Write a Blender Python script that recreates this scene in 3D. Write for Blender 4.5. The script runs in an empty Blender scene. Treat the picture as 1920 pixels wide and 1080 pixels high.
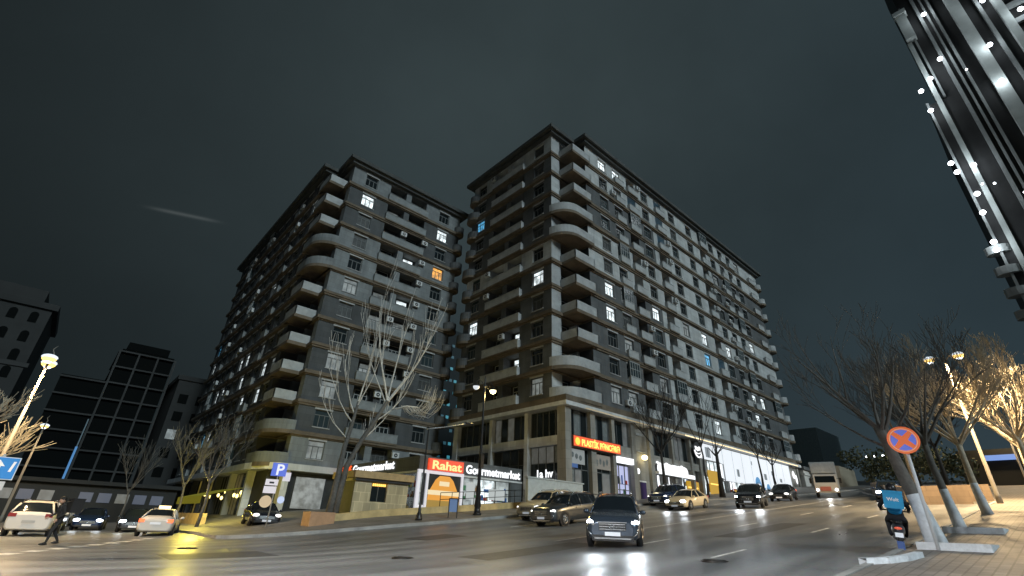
import bpy, math, random
from mathutils import Vector, Matrix, Euler
R_ = math.radians
scn = bpy.context.scene
COL = scn.collection
random.seed(7)

# ------------------------------------------------------------------ camera
cam_d = bpy.data.cameras.new('camera')
cam_d.sensor_width = 36.0
cam_d.lens = 16.69
cam_d.clip_start = 0.1
cam_d.clip_end = 2000
cam = bpy.data.objects.new('camera', cam_d)
COL.objects.link(cam)
rt = Vector((0.73817, -0.67371, 0.03491))
up = Vector((-0.32677, -0.31181, 0.89219))
fw = Vector((0.59018, 0.67000, 0.45032))
cam.matrix_world = Matrix(((rt.x, up.x, -fw.x, 0), (rt.y, up.y, -fw.y, 0), (rt.z, up.z, -fw.z, 0), (0, 0, 0, 1)))
scn.camera = cam

# ------------------------------------------------------------------ render / view
scn.view_settings.view_transform = 'Standard'
scn.view_settings.look = 'None'
scn.view_settings.exposure = 0.0
scn.view_settings.gamma = 1.0
scn.render.engine = 'CYCLES'
scn.cycles.use_denoising = True
scn.cycles.max_bounces = 5
scn.cycles.diffuse_bounces = 2
scn.cycles.glossy_bounces = 3
scn.cycles.transparent_max_bounces = 6
scn.cycles.sample_clamp_indirect = 4.0
scn.cycles.sample_clamp_direct = 0.0
scn.cycles.caustics_reflective = False
scn.cycles.caustics_refractive = False

# ------------------------------------------------------------------ world: overcast night sky
world = bpy.data.worlds.new('World')
scn.world = world
world.use_nodes = True
wn = world.node_tree
wn.nodes.clear()


def wnode(t, **k):
    n = wn.nodes.new(t)
    for a, b in k.items():
        setattr(n, a, b)
    return n


tc = wnode('ShaderNodeTexCoord')
out = wnode('ShaderNodeOutputWorld')
bg = wnode('ShaderNodeBackground')
noi = wnode('ShaderNodeTexNoise')
noi.inputs['Scale'].default_value = 1.7
noi.inputs['Detail'].default_value = 5
noi.inputs['Roughness'].default_value = 0.55
wn.links.new(tc.outputs['Generated'], noi.inputs['Vector'])


def wmath(op, a, b=None, c=None, clamp=False):
    n = wnode('ShaderNodeMath', operation=op, use_clamp=clamp)
    for i, v in enumerate((a, b, c)):
        if v is None:
            continue
        if isinstance(v, (int, float)):
            n.inputs[i].default_value = v
        else:
            wn.links.new(v, n.inputs[i])
    return n.outputs[0]


def wdot(v):
    n = wnode('ShaderNodeVectorMath', operation='DOT_PRODUCT')
    wn.links.new(tc.outputs['Generated'], n.inputs[0])
    n.inputs[1].default_value = v
    return n.outputs['Value']


def wmix(fac, a, b):
    n = wnode('ShaderNodeMix', data_type='RGBA')
    wn.links.new(fac, n.inputs['Factor'])
    for k, v in ((6, a), (7, b)):
        if isinstance(v, tuple):
            n.inputs[k].default_value = v + (1,)
        else:
            wn.links.new(v, n.inputs[k])
    return n.outputs[2]


# city glow: brighter above the street, darker towards the left
side = wmath('MULTIPLY_ADD', wdot((0.72, -0.69, 0)), 0.62, 0.5, clamp=True)
base = wmix(side, (0.0100, 0.0138, 0.0148), (0.0200, 0.0330, 0.0410))
glow = wmath('POWER', wmath('MAXIMUM', wdot((0.46, 0.48, 0.75)), 0.0), 5.0)
base = wmix(wmath('MULTIPLY', glow, 0.62), base, (0.0460, 0.0640, 0.0670))
cl = wmath('MULTIPLY_ADD', noi.outputs['Fac'], 0.8, 0.62)
sepz = wnode('ShaderNodeSeparateXYZ')
wn.links.new(tc.outputs['Generated'], sepz.inputs[0])
hz = wmath('POWER', wmath('SUBTRACT', 1.0, wmath('ABSOLUTE', sepz.outputs['Z'])), 9.0)
base = wmix(wmath('MULTIPLY', wmath('MULTIPLY', hz, side), 0.75), base, (0.050, 0.075, 0.092))
# thin bright wisp of cloud over the left building
A_ = Vector((0.0, 0.0, 0.0))


def raydir(px, py, f=890.3):
    return (fw + rt * ((px - 960) / f) - up * ((py - 540) / f)).normalized()


wa, wb = raydir(405, 415), raydir(285, 390)
wnrm = wa.cross(wb).normalized()
walong = wnrm.cross(wa).normalized()
ctr = ((wa + wb) / 2).normalized()
dperp = wdot(tuple(wnrm))
dalong = wmath('SUBTRACT', wdot(tuple(walong)), walong.dot(ctr))
half = (wa - wb).length / 2
al_n = wmath('DIVIDE', dalong, half)
front = wmath('GREATER_THAN', wdot(tuple(ctr)), 0.5)
g1 = wmath('EXPONENT', wmath('MULTIPLY', wmath('POWER', wmath('ABSOLUTE', wmath('DIVIDE', dperp, 0.0028)), 2.0), -1.0))
g2 = wmath('EXPONENT', wmath('MULTIPLY', wmath('POWER', wmath('ABSOLUTE', al_n), 4.0), -1.0))
wisp = wmath('MULTIPLY', wmath('MULTIPLY', g1, g2), wmath('MULTIPLY', front, 0.20))
base = wmix(wisp, base, (0.17, 0.19, 0.19))
mul = wnode('ShaderNodeVectorMath', operation='SCALE')
wn.links.new(base, mul.inputs[0])
wn.links.new(cl, mul.inputs['Scale'])
wn.links.new(mul.outputs[0], bg.inputs['Color'])
bg.inputs['Strength'].default_value = 1.0
wn.links.new(bg.outputs[0], out.inputs[0])

# ------------------------------------------------------------------ moonlight / skyglow on the street side
sun_d = bpy.data.lights.new('sun', 'SUN')
sun_d.energy = 1.6
sun_d.color = (0.80, 0.95, 1.0)
sun_d.angle = R_(14)
sun = bpy.data.objects.new('sun', sun_d)
COL.objects.link(sun)
sdir = Vector((0.08, 1.0, -0.50)).normalized()
sun.rotation_euler = sdir.to_track_quat('-Z', 'Y').to_euler()
sun.location = (0, -40, 60)


# ------------------------------------------------------------------ ground height
def g(x, y):
    x = min(x, 135.0)
    t = (x - 7.5) / 3
    sp = 3 * math.log1p(math.exp(min(t, 60))) if t < 40 else 3 * t
    k = min(1, max(0, (x - 5) / 13))
    k = k * k * (3 - 2 * k)
    return -1.3 + .1 * sp + min(.8, .06 * max(0, y - 22)) * k


# ------------------------------------------------------------------ materials
MATS = {}


def mat(name, color=(.5, .5, .5), rough=.7, metal=0.0, emit=None, es=1.0, var=0.0, scale=3.0, bump=0.0,
        brick=None, coat=0.0, spec=None, sample=False, bscale=None):
    if name in MATS:
        return MATS[name]
    m = bpy.data.materials.new(name)
    m.use_nodes = True
    nt = m.node_tree
    b = nt.nodes['Principled BSDF']
    b.inputs['Base Color'].default_value = tuple(color) + (1,)
    b.inputs['Roughness'].default_value = rough
    b.inputs['Metallic'].default_value = metal
    if spec is not None:
        b.inputs['Specular IOR Level'].default_value = spec
    if coat:
        b.inputs['Coat Weight'].default_value = coat
        b.inputs['Coat Roughness'].default_value = .08
    if emit:
        b.inputs['Emission Color'].default_value = tuple(emit) + (1,)
        b.inputs['Emission Strength'].default_value = es
        if not sample:
            m.cycles.emission_sampling = 'NONE'
    geo = None
    if var or bump or brick:
        geo = nt.nodes.new('ShaderNodeNewGeometry')
    src = None
    if var:
        n = nt.nodes.new('ShaderNodeTexNoise')
        if brick and brick[2] == 'wall':
            mpp = nt.nodes.new('ShaderNodeMapping')
            mpp.inputs['Scale'].default_value = (1, 1, .22)
            nt.links.new(geo.outputs['Position'], mpp.inputs['Vector'])
        n.inputs['Scale'].default_value = scale
        n.inputs['Detail'].default_value = 6
        n.inputs['Roughness'].default_value = .65
        nt.links.new(mpp.outputs[0] if (brick and brick[2] == 'wall') else geo.outputs['Position'], n.inputs['Vector'])
        mr = nt.nodes.new('ShaderNodeMapRange')
        mr.inputs[1].default_value = .3
        mr.inputs[2].default_value = .7
        mr.inputs[3].default_value = 1 - var
        mr.inputs[4].default_value = 1 + var
        nt.links.new(n.outputs['Fac'], mr.inputs[0])
        sc = nt.nodes.new('ShaderNodeVectorMath')
        sc.operation = 'SCALE'
        sc.inputs[0].default_value = color
        nt.links.new(mr.outputs[0], sc.inputs['Scale'])
        src = sc.outputs[0]
        nt.links.new(src, b.inputs['Base Color'])
    if brick:
        # cladding / paver joints: brick pattern on world position
        bw, bh, mode, dark = brick
        sx = nt.nodes.new('ShaderNodeSeparateXYZ')
        nt.links.new(geo.outputs['Position'], sx.inputs[0])
        cx = nt.nodes.new('ShaderNodeCombineXYZ')
        if mode == 'wall':
            ad = nt.nodes.new('ShaderNodeMath')
            nt.links.new(sx.outputs['X'], ad.inputs[0])
            nt.links.new(sx.outputs['Y'], ad.inputs[1])
            nt.links.new(ad.outputs[0], cx.inputs['X'])
            nt.links.new(sx.outputs['Z'], cx.inputs['Y'])
        else:
            nt.links.new(sx.outputs['X'], cx.inputs['X'])
            nt.links.new(sx.outputs['Y'], cx.inputs['Y'])
        br = nt.nodes.new('ShaderNodeTexBrick')
        br.inputs['Scale'].default_value = 1
        br.inputs['Brick Width'].default_value = bw
        br.inputs['Row Height'].default_value = bh
        br.inputs['Mortar Size'].default_value = .02
        br.inputs['Mortar Smooth'].default_value = .3
        br.inputs['Color1'].default_value = (1, 1, 1, 1)
        br.inputs['Color2'].default_value = (.80, .80, .80, 1)
        br.inputs['Mortar'].default_value = (dark, dark, dark, 1)
        nt.links.new(cx.outputs[0], br.inputs['Vector'])
        mm = nt.nodes.new('ShaderNodeMix')
        mm.data_type = 'RGBA'
        mm.blend_type = 'MULTIPLY'
        mm.inputs['Factor'].default_value = 1
        if src:
            nt.links.new(src, mm.inputs[6])
        else:
            mm.inputs[6].default_value = tuple(color) + (1,)
        nt.links.new(br.outputs['Color'], mm.inputs[7])
        nt.links.new(mm.outputs[2], b.inputs['Base Color'])
    if bump:
        n2 = nt.nodes.new('ShaderNodeTexNoise')
        n2.inputs['Scale'].default_value = bscale or 25
        n2.inputs['Detail'].default_value = 4
        nt.links.new(geo.outputs['Position'], n2.inputs['Vector'])
        bp = nt.nodes.new('ShaderNodeBump')
        bp.inputs['Strength'].default_value = bump
        bp.inputs['Distance'].default_value = .03
        nt.links.new(n2.outputs['Fac'], bp.inputs['Height'])
        nt.links.new(bp.outputs[0], b.inputs['Normal'])
    MATS[name] = m
    return m


# stone and walls
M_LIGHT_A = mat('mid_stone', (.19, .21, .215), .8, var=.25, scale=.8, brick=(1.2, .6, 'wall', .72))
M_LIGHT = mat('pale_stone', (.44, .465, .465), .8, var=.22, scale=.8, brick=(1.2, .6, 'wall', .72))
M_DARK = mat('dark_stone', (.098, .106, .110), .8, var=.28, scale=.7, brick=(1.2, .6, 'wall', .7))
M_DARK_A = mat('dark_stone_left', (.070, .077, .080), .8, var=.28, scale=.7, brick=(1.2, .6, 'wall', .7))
M_BAND = mat('lamplit_stone_band', (.125, .10, .07), .8, var=.35, scale=.9)  # band stone with warm lamplight from below put into its brown
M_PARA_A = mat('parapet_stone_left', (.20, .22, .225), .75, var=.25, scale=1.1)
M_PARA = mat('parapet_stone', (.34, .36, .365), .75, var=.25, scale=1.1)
M_ROOF = mat('dark_roof_edge', (.055, .06, .058), .8, var=.3, scale=1)
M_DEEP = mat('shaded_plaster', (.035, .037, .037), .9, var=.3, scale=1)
M_FRAME = mat('window_frame', (.11, .12, .12), .5)
M_FRAMEW = mat('pale_window_frame', (.34, .36, .36), .5)
M_GLASS = mat('dark_glass', (.012, .017, .019), .12, spec=.5)
M_LINTEL = mat('pale_lintel', (.34, .35, .35), .7, var=.2)
M_BASE = mat('base_stone', (.30, .29, .26), .6, var=.2, scale=1.5, brick=(1.0, .8, 'wall', .75))
M_BASEW = mat('pale_base_stone', (.62, .64, .64), .55, var=.15, scale=1.5, brick=(1.2, .8, 'wall', .8))
M_AC = mat('air_conditioner_white', (.55, .57, .57), .5)
M_BLACK = mat('black_metal', (.012, .013, .015), .45)
M_GREY = mat('grey_metal', (.35, .36, .36), .4, metal=.4)
M_WHITE = mat('white_paint', (.72, .73, .74), .55, var=.12, scale=3)


def lit_glass(name, col, s):
    """lit window pane with curtain folds that vary in brightness"""
    m = mat(name, (.2, .2, .2), .4, emit=col, es=s)
    nt = m.node_tree
    b = nt.nodes['Principled BSDF']
    ge = nt.nodes.new('ShaderNodeNewGeometry')
    n = nt.nodes.new('ShaderNodeTexNoise')
    n.inputs['Scale'].default_value = 1.9
    n.inputs['Detail'].default_value = 3
    nt.links.new(ge.outputs['Position'], n.inputs['Vector'])
    mr = nt.nodes.new('ShaderNodeMapRange')
    mr.inputs[1].default_value = .35
    mr.inputs[2].default_value = .65
    mr.inputs[3].default_value = s * .35
    mr.inputs[4].default_value = s * 1.35
    nt.links.new(n.outputs['Fac'], mr.inputs[0])
    nt.links.new(mr.outputs[0], b.inputs['Emission Strength'])
    return m


M_CURT0 = mat('curtained_pane', (.05, .055, .055), .35, var=.5, scale=3)
M_GLASSB = mat('blueish_pane', (.03, .045, .05), .15, spec=.5)
M_LITW = lit_glass('lit_glass_white', (.86, .97, 1.0), 1.15)
M_LITD = lit_glass('dim_lit_glass', (.62, .72, .72), .20)
M_LITO = lit_glass('lit_glass_orange', (1.0, .42, .03), 1.0)
M_LITB = lit_glass('lit_glass_blue', (.13, .55, .95), .8)


# ------------------------------------------------------------------ mesh helper
class MB:
    def __init__(self):
        self.v, self.f, self.m, self.sm = [], [], [], []

    def quad(self, a, b, c, d, m=0, s=False):
        n = len(self.v)
        self.v += [a, b, c, d]
        self.f.append((n, n + 1, n + 2, n + 3))
        self.m.append(m)
        self.sm.append(s)

    def poly(self, pts, m=0, s=False):
        n = len(self.v)
        self.v += list(pts)
        self.f.append(tuple(range(n, n + len(pts))))
        self.m.append(m)
        self.sm.append(s)

    def box(self, x0, x1, y0, y1, z0, z1, m=0):
        if x0 > x1: x0, x1 = x1, x0
        if y0 > y1: y0, y1 = y1, y0
        if z0 > z1: z0, z1 = z1, z0
        n = len(self.v)
        self.v += [(x0, y0, z0), (x1, y0, z0), (x1, y1, z0), (x0, y1, z0), (x0, y0, z1), (x1, y0, z1), (x1, y1, z1), (x0, y1, z1)]
        for q in ((0, 3, 2, 1), (4, 5, 6, 7), (0, 1, 5, 4), (1, 2, 6, 5), (2, 3, 7, 6), (3, 0, 4, 7)):
            self.f.append(tuple(n + i for i in q))
            self.m.append(m)
            self.sm.append(False)

    def prism(self, pts, z0, z1, m=0):
        """pts: plan outline counter-clockwise"""
        k = len(pts)
        n = len(self.v)
        self.v += [(p[0], p[1], z0) for p in pts] + [(p[0], p[1], z1) for p in pts]
        self.f.append(tuple(n + i for i in reversed(range(k))))
        self.f.append(tuple(n + k + i for i in range(k)))
        self.m += [m, m]
        self.sm += [False, False]
        for i in range(k):
            j = (i + 1) % k
            self.f.append((n + i, n + j, n + k + j, n + k + i))
            self.m.append(m)
            self.sm.append(False)

    def tube(self, pts, rad, n=8, m=0, cap=True):
        pts = [Vector(p) for p in pts]
        if isinstance(rad, (int, float)):
            rad = [rad] * len(pts)
        rings = []
        ref = None
        for i, p in enumerate(pts):
            a = pts[max(0, i - 1)]
            b = pts[min(len(pts) - 1, i + 1)]
            d = (b - a)
            if d.length < 1e-9:
                d = Vector((0, 0, 1))
            d.normalize()
            if ref is None:
                ref = Vector((1, 0, 0)) if abs(d.x) < .9 else Vector((0, 1, 0))
            u = d.cross(ref)
            if u.length < 1e-4:
                u = d.cross(Vector((0, 1, .3)))
            u.normalize()
            w = d.cross(u)
            st = len(self.v)
            for k in range(n):
                t = 2 * math.pi * k / n
                q = p + (u * math.cos(t) + w * math.sin(t)) * rad[i]
                self.v.append(tuple(q))
            rings.append(st)
        for i in range(len(rings) - 1):
            for k in range(n):
                k2 = (k + 1) % n
                self.f.append((rings[i] + k, rings[i] + k2, rings[i + 1] + k2, rings[i + 1] + k))
                self.m.append(m)
                self.sm.append(True)
        if cap:
            self.f.append(tuple(rings[0] + k for k in reversed(range(n))))
            self.f.append(tuple(rings[-1] + k for k in range(n)))
            self.m += [m, m]
            self.sm += [False, False]

    def ball(self, c, rx, ry=None, rz=None, m=0, n=12, k=8, zmin=-1, zmax=1):
        ry = rx if ry is None else ry
        rz = rx if rz is None else rz
        st = len(self.v)
        t0, t1 = math.asin(zmin), math.asin(zmax)
        for i in range(k + 1):
            t = t0 + (t1 - t0) * i / k
            for j in range(n):
                a = 2 * math.pi * j / n
                self.v.append((c[0] + rx * math.cos(t) * math.cos(a), c[1] + ry * math.cos(t) * math.sin(a), c[2] + rz * math.sin(t)))
        for i in range(k):
            for j in range(n):
                j2 = (j + 1) % n
                self.f.append((st + i * n + j, st + i * n + j2, st + (i + 1) * n + j2, st + (i + 1) * n + j))
                self.m.append(m)
                self.sm.append(True)

    def mesh(self, name, mats):
        me = bpy.data.meshes.new(name)
        me.from_pydata(self.v, [], self.f)
        for x in (mats if isinstance(mats, (list, tuple)) else [mats]):
            me.materials.append(x)
        me.polygons.foreach_set('material_index', self.m)
        me.polygons.foreach_set('use_smooth', self.sm)
        me.update()
        return me

    def build(self, name, mats, parent=None, loc=None, rot=None):
        o = bpy.data.objects.new(name, self.mesh(name, mats))
        COL.objects.link(o)
        if parent: o.parent = parent
        if loc: o.location = loc
        if rot: o.rotation_euler = rot
        return o


def tag(o, label=None, cat=None, group=None, kind=None):
    if label: o['label'] = label
    if cat: o['category'] = cat
    if group: o['group'] = group
    if kind: o['kind'] = kind
    return o


def empty(name, loc=(0, 0, 0), rz=0, label=None, cat=None, group=None):
    o = bpy.data.objects.new(name, None)
    o.empty_display_size = .2
    COL.objects.link(o)
    o.location = loc
    o.rotation_euler = (0, 0, rz)
    return tag(o, label, cat, group)


def inst(me, name, parent, loc, rz=0, kind=None):
    o = bpy.data.objects.new(name, me)
    COL.objects.link(o)
    o.parent = parent
    o.location = loc
    o.rotation_euler = (0, 0, rz)
    if kind: o['kind'] = kind
    return o


def text_mesh(s, size, depth=.02, bold=0.0, font=None):
    cu = bpy.data.curves.new('lettering', 'FONT')
    cu.body = s
    cu.size = size
    cu.extrude = depth
    cu.offset = bold
    cu.align_x = 'LEFT'
    cu.resolution_u = 3
    o = bpy.data.objects.new('lettering', cu)
    COL.objects.link(o)
    dg = bpy.context.evaluated_depsgraph_get()
    me = bpy.data.meshes.new_from_object(o.evaluated_get(dg))
    COL.objects.unlink(o)
    bpy.data.objects.remove(o)
    return me


def lettering(s, name, material, parent, p, ax, size, width=None, bold=0.0, depth=.02):
    """text standing on a wall: origin p, reading direction ax (unit xy), z up"""
    me = text_mesh(s, size, depth, bold)
    xs = [v.co.x for v in me.vertices] or [0, 1]
    k = (width / (max(xs) - min(xs))) if width else 1
    me.materials.clear()
    me.materials.append(material)
    o = bpy.data.objects.new(name, me)
    COL.objects.link(o)
    o.parent = parent
    X = Vector((ax[0], ax[1], ax[2] if len(ax) > 2 else 0)).normalized()
    Z = Vector((0, 0, 1))
    N = X.cross(Z)
    m = Matrix(((X.x * k, Z.x, N.x, p[0]), (X.y * k, Z.y, N.y, p[1]), (X.z * k, Z.z, N.z, p[2]), (0, 0, 0, 1)))
    o.matrix_local = m
    return o


def emis(name, col, s, sample=False):
    return mat(name, (.1, .1, .1), .5, emit=col, es=s, sample=sample)


def point_light(name, parent, loc, power, col, rad=.15):
    l = bpy.data.lights.new(name, 'POINT')
    l.energy = power
    l.color = col
    l.shadow_soft_size = rad
    o = bpy.data.objects.new(name, l)
    COL.objects.link(o)
    o.parent = parent
    o.location = loc
    return o


# ------------------------------------------------------------------ ground, road, pavements
def sheet(name, xs, ylo, yhi, ny, dz, material, skirt=0.0, kind='structure'):
    mb = MB()
    rows = []
    for x in xs:
        a, b = ylo(x), yhi(x)
        rows.append([(x, a + (b - a) * j / ny, g(x, a + (b - a) * j / ny) + dz) for j in range(ny + 1)])
    st = []
    for r in rows:
        st.append(len(mb.v))
        mb.v += r
    for i in range(len(rows) - 1):
        for j in range(ny):
            mb.f.append((st[i] + j, st[i + 1] + j, st[i + 1] + j + 1, st[i] + j + 1))
            mb.m.append(0)
            mb.sm.append(True)
    if skirt:
        for i in range(len(rows) - 1):
            for j in (0, ny):
                a, b = rows[i][j], rows[i + 1][j]
                mb.quad(a, b, (b[0], b[1], b[2] - skirt), (a[0], a[1], a[2] - skirt), 1)
        for i in (0, len(rows) - 1):
            for j in range(ny):
                a, b = rows[i][j], rows[i][j + 1]
                mb.quad(a, b, (b[0], b[1], b[2] - skirt), (a[0], a[1], a[2] - skirt), 1)
    o = mb.build(name, [material, MATS.get('kerb_stone') or material])
    return tag(o, kind=kind)


def frange(a, b, s):
    n = max(1, int(round((b - a) / s)))
    return [a + (b - a) * i / n for i in range(n + 1)]


# asphalt with wheel-polished, slightly damp patches
M_ROAD = mat('asphalt', (.052, .053, .052), .42)
nt = M_ROAD.node_tree
pb = nt.nodes['Principled BSDF']
ge = nt.nodes.new('ShaderNodeNewGeometry')
mp_ = nt.nodes.new('ShaderNodeMapping')
mp_.inputs['Scale'].default_value = (.10, .55, .5)
nt.links.new(ge.outputs['Position'], mp_.inputs['Vector'])
n1 = nt.nodes.new('ShaderNodeTexNoise')
n1.inputs['Scale'].default_value = 1.0
n1.inputs['Detail'].default_value = 7
n1.inputs['Roughness'].default_value = .6
nt.links.new(mp_.outputs[0], n1.inputs['Vector'])
n2 = nt.nodes.new('ShaderNodeTexNoise')
n2.inputs['Scale'].default_value = 9.0
n2.inputs['Detail'].default_value = 8
nt.links.new(ge.outputs['Position'], n2.inputs['Vector'])
cr = nt.nodes.new('ShaderNodeValToRGB')
cr.color_ramp.elements[0].position = .35
cr.color_ramp.elements[0].color = (.045, .048, .052, 1)
cr.color_ramp.elements[1].position = .68
cr.color_ramp.elements[1].color = (.115, .118, .120, 1)
nt.links.new(n1.outputs['Fac'], cr.inputs[0])
mx = nt.nodes.new('ShaderNodeMix')
mx.data_type = 'RGBA'
mx.blend_type = 'MULTIPLY'
mx.inputs['Factor'].default_value = .55
nt.links.new(cr.outputs[0], mx.inputs[6])
nt.links.new(n2.outputs['Color'], mx.inputs[7])
gm = nt.nodes.new('ShaderNodeVectorMath')
gm.operation = 'SCALE'
gm.inputs['Scale'].default_value = 3.0
nt.links.new(mx.outputs[2], gm.inputs[0])
vo = nt.nodes.new('ShaderNodeTexVoronoi')
vo.feature = 'DISTANCE_TO_EDGE'
vo.inputs['Scale'].default_value = .16
wv = nt.nodes.new('ShaderNodeVectorMath')
wv.operation = 'MULTIPLY_ADD'
wv.inputs[1].default_value = (1.6, 1.6, 1.6)
nt.links.new(n2.outputs['Color'], wv.inputs[0])
nt.links.new(ge.outputs['Position'], wv.inputs[2])
nt.links.new(wv.outputs[0], vo.inputs['Vector'])
ck = nt.nodes.new('ShaderNodeMapRange')
ck.inputs[1].default_value = 0.0
ck.inputs[2].default_value = .006
ck.inputs[3].default_value = .35
ck.inputs[4].default_value = 1.0
nt.links.new(vo.outputs['Distance'], ck.inputs[0])
sx2 = nt.nodes.new('ShaderNodeSeparateXYZ')
nt.links.new(ge.outputs['Position'], sx2.inputs[0])
wt = nt.nodes.new('ShaderNodeMath')
wt.operation = 'SINE'
wm2 = nt.nodes.new('ShaderNodeMath')
wm2.operation = 'MULTIPLY'
wm2.inputs[1].default_value = 3.4
nt.links.new(sx2.outputs['Y'], wm2.inputs[0])
nt.links.new(wm2.outputs[0], wt.inputs[0])
wr = nt.nodes.new('ShaderNodeMapRange')
wr.inputs[1].default_value = -1
wr.inputs[2].default_value = 1
wr.inputs[3].default_value = .84
wr.inputs[4].default_value = 1.12
nt.links.new(wt.outputs[0], wr.inputs[0])
pm1 = nt.nodes.new('ShaderNodeMath')
pm1.operation = 'MULTIPLY'
nt.links.new(ck.outputs[0], pm1.inputs[0])
nt.links.new(wr.outputs[0], pm1.inputs[1])
g2 = nt.nodes.new('ShaderNodeVectorMath')
g2.operation = 'SCALE'
nt.links.new(gm.outputs[0], g2.inputs[0])
nt.links.new(pm1.outputs[0], g2.inputs['Scale'])
nt.links.new(g2.outputs[0], pb.inputs['Base Color'])
rr = nt.nodes.new('ShaderNodeMapRange')
rr.inputs[1].default_value = .3
rr.inputs[2].default_value = .7
rr.inputs[3].default_value = .27
rr.inputs[4].default_value = .55
nt.links.new(n1.outputs['Fac'], rr.inputs[0])
nt.links.new(rr.outputs[0], pb.inputs['Roughness'])
n3 = nt.nodes.new('ShaderNodeTexNoise')
n3.inputs['Scale'].default_value = 28
n3.inputs['Detail'].default_value = 3
nt.links.new(ge.outputs['Position'], n3.inputs['Vector'])
bp_ = nt.nodes.new('ShaderNodeBump')
bp_.inputs['Strength'].default_value = .35
bp_.inputs['Distance'].default_value = .02
nt.links.new(n3.outputs['Fac'], bp_.inputs['Height'])
nt.links.new(bp_.outputs[0], pb.inputs['Normal'])

M_KERB = mat('kerb_stone', (.30, .30, .29), .7, var=.3, scale=1.5)
M_PAVE = mat('pavers', (.24, .215, .19), .65, var=.25, scale=.9, brick=(.4, .2, 'floor', .6), bump=.2)
M_PAVEG = mat('grey_paving', (.20, .195, .185), .6, var=.3, scale=.8, brick=(.8, .4, 'floor', .7), bump=.2)
M_MARK = mat('road_paint', (.75, .75, .73), .5, var=.45, scale=6)
M_FAR = mat('dark_earth', (.05, .05, .045), .9, var=.4, scale=.2)

KX = [7.4, 8.2, 8.9, 10.7, 12.1, 14.3, 17.3, 24, 38, 51, 61, 90, 140]
KY = [30.9, 29.8, 29.3, 28.4, 27.8, 27.2, 26.6, 26.4, 26.4, 25.0, 22.6, 20.0, 20.0]


def kerb_y(x):
    if x <= KX[0]: return KY[0]
    for i in range(len(KX) - 1):
        if x <= KX[i + 1]:
            t = (x - KX[i]) / (KX[i + 1] - KX[i])
            return KY[i] * (1 - t) + KY[i + 1] * t
    return KY[-1]


far = MB()
xs = [-400, -250, -150, -90] + frange(-60, 140, 1.0) + [170, 230, 320, 450]
ys = [-300, -180, -110, -70] + frange(-50, 110, 1.0) + [150, 220, 330, 500]
for i, x in enumerate(xs):
    for y in ys:
        far.v.append((x, y, g(x, y)))
ny_ = len(ys)
for i in range(len(xs) - 1):
    for j in range(ny_ - 1):
        far.f.append((i * ny_ + j, (i + 1) * ny_ + j, (i + 1) * ny_ + j + 1, i * ny_ + j + 1))
        far.m.append(0)
        far.sm.append(True)
tag(far.build('road', [M_ROAD]), kind='structure')

# right pavement (the camera stands on it) and the pavement in front of the shops
sheet('pavement', frange(-25, 44, .8), lambda x: -30, lambda x: 3.6, 24, .14, M_PAVE, .2)
sheet('pavement', frange(44, 140, 1.2), lambda x: -30, lambda x: 3.6 if x < 44.6 else min(17.5, 8.2 + (x - 44) * .33), 24, .14, M_PAVE, .2)
sheet('pavement', frange(7.4, 33.2, .4), kerb_y, lambda x: 50.5, 24, .14, M_PAVEG, .2)
sheet('pavement', frange(33.2, 140, .8), kerb_y, lambda x: 31.6, 6, .14, M_PAVEG, .2)
# kerb stones
for nm, f_, x0, x1 in (('kerb', lambda x: 3.6, -25, 44), ('kerb', lambda x: kerb_y(x) - .16, 7.4, 120)):
    mb = MB()
    X = frange(x0, x1, .5)
    for a, b in zip(X, X[1:]):
        ya, yb = f_(a), f_(b)
        za, zb = g(a, ya), g(b, yb)
        h = .165
        mb.quad((a, ya, za + h), (b, yb, zb + h), (b, yb + .16, zb + h), (a, ya + .16, za + h))
        mb.quad((a, ya, za - .1), (b, yb, zb - .1), (b, yb, zb + h), (a, ya, za + h))
        mb.quad((b, yb + .16, zb - .1), (a, ya + .16, za - .1), (a, ya + .16, za + h), (b, yb + .16, zb + h))
    tag(mb.build(nm, [M_KERB]), kind='structure')


def dash(mb, x0, x1, y0, y1, dz=.006):
    n = max(1, int((x1 - x0) / .5))
    for i in range(n):
        a, b = x0 + (x1 - x0) * i / n, x0 + (x1 - x0) * (i + 1) / n
        mb.quad((a, y0, g(a, y0) + dz), (b, y0, g(b, y0) + dz), (b, y1, g(b, y1) + dz), (a, y1, g(a, y1) + dz))


mk = MB()
for y0 in (7.5, 11.2, 18.6, 22.4):
    x = {7.5: 14.6, 11.2: 16.4, 18.6: 25.5, 22.4: 20.4}[y0]
    while x < 110:
        dash(mk, x, x + 2.2, y0, y0 + .13)
        x += 8.2
dash(mk, 16, 110, 14.9, 15.03)
# broken line across the mouth of the side street
for i in range(9):
    y = 22.6 + i * 1.35
    x0 = -1.1 + (y - 21) * .47
    a = Vector((x0, y))
    d = Vector((.425, .905))
    n_ = Vector((-.905, .425)) * .14
    n_ = n_ * 1.7
    p = [a + n_, a - n_, a - n_ + d * .85, a + n_ + d * .85]
    mk.poly([(q.x, q.y, g(q.x, q.y) + .006) for q in p])
tag(mk.build('road_marking', [M_MARK]), kind='structure')
pt = MB()
for (x0, y0, w_, d_) in ((10.5, 12.5, 5.5, 1.6), (20, 9.0, 7, 1.2), (3.5, 19.0, 3.2, 2.6), (30, 16.5, 6, 1.1), (13.5, 20.5, 2.4, 2.0)):
    n = 6
    for i in range(n):
        a, b = x0 + w_ * i / n, x0 + w_ * (i + 1) / n
        pt.quad((a, y0, g(a, y0) + .004), (b, y0, g(b, y0) + .004), (b, y0 + d_, g(b, y0 + d_) + .004), (a, y0 + d_, g(a, y0 + d_) + .004))
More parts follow.
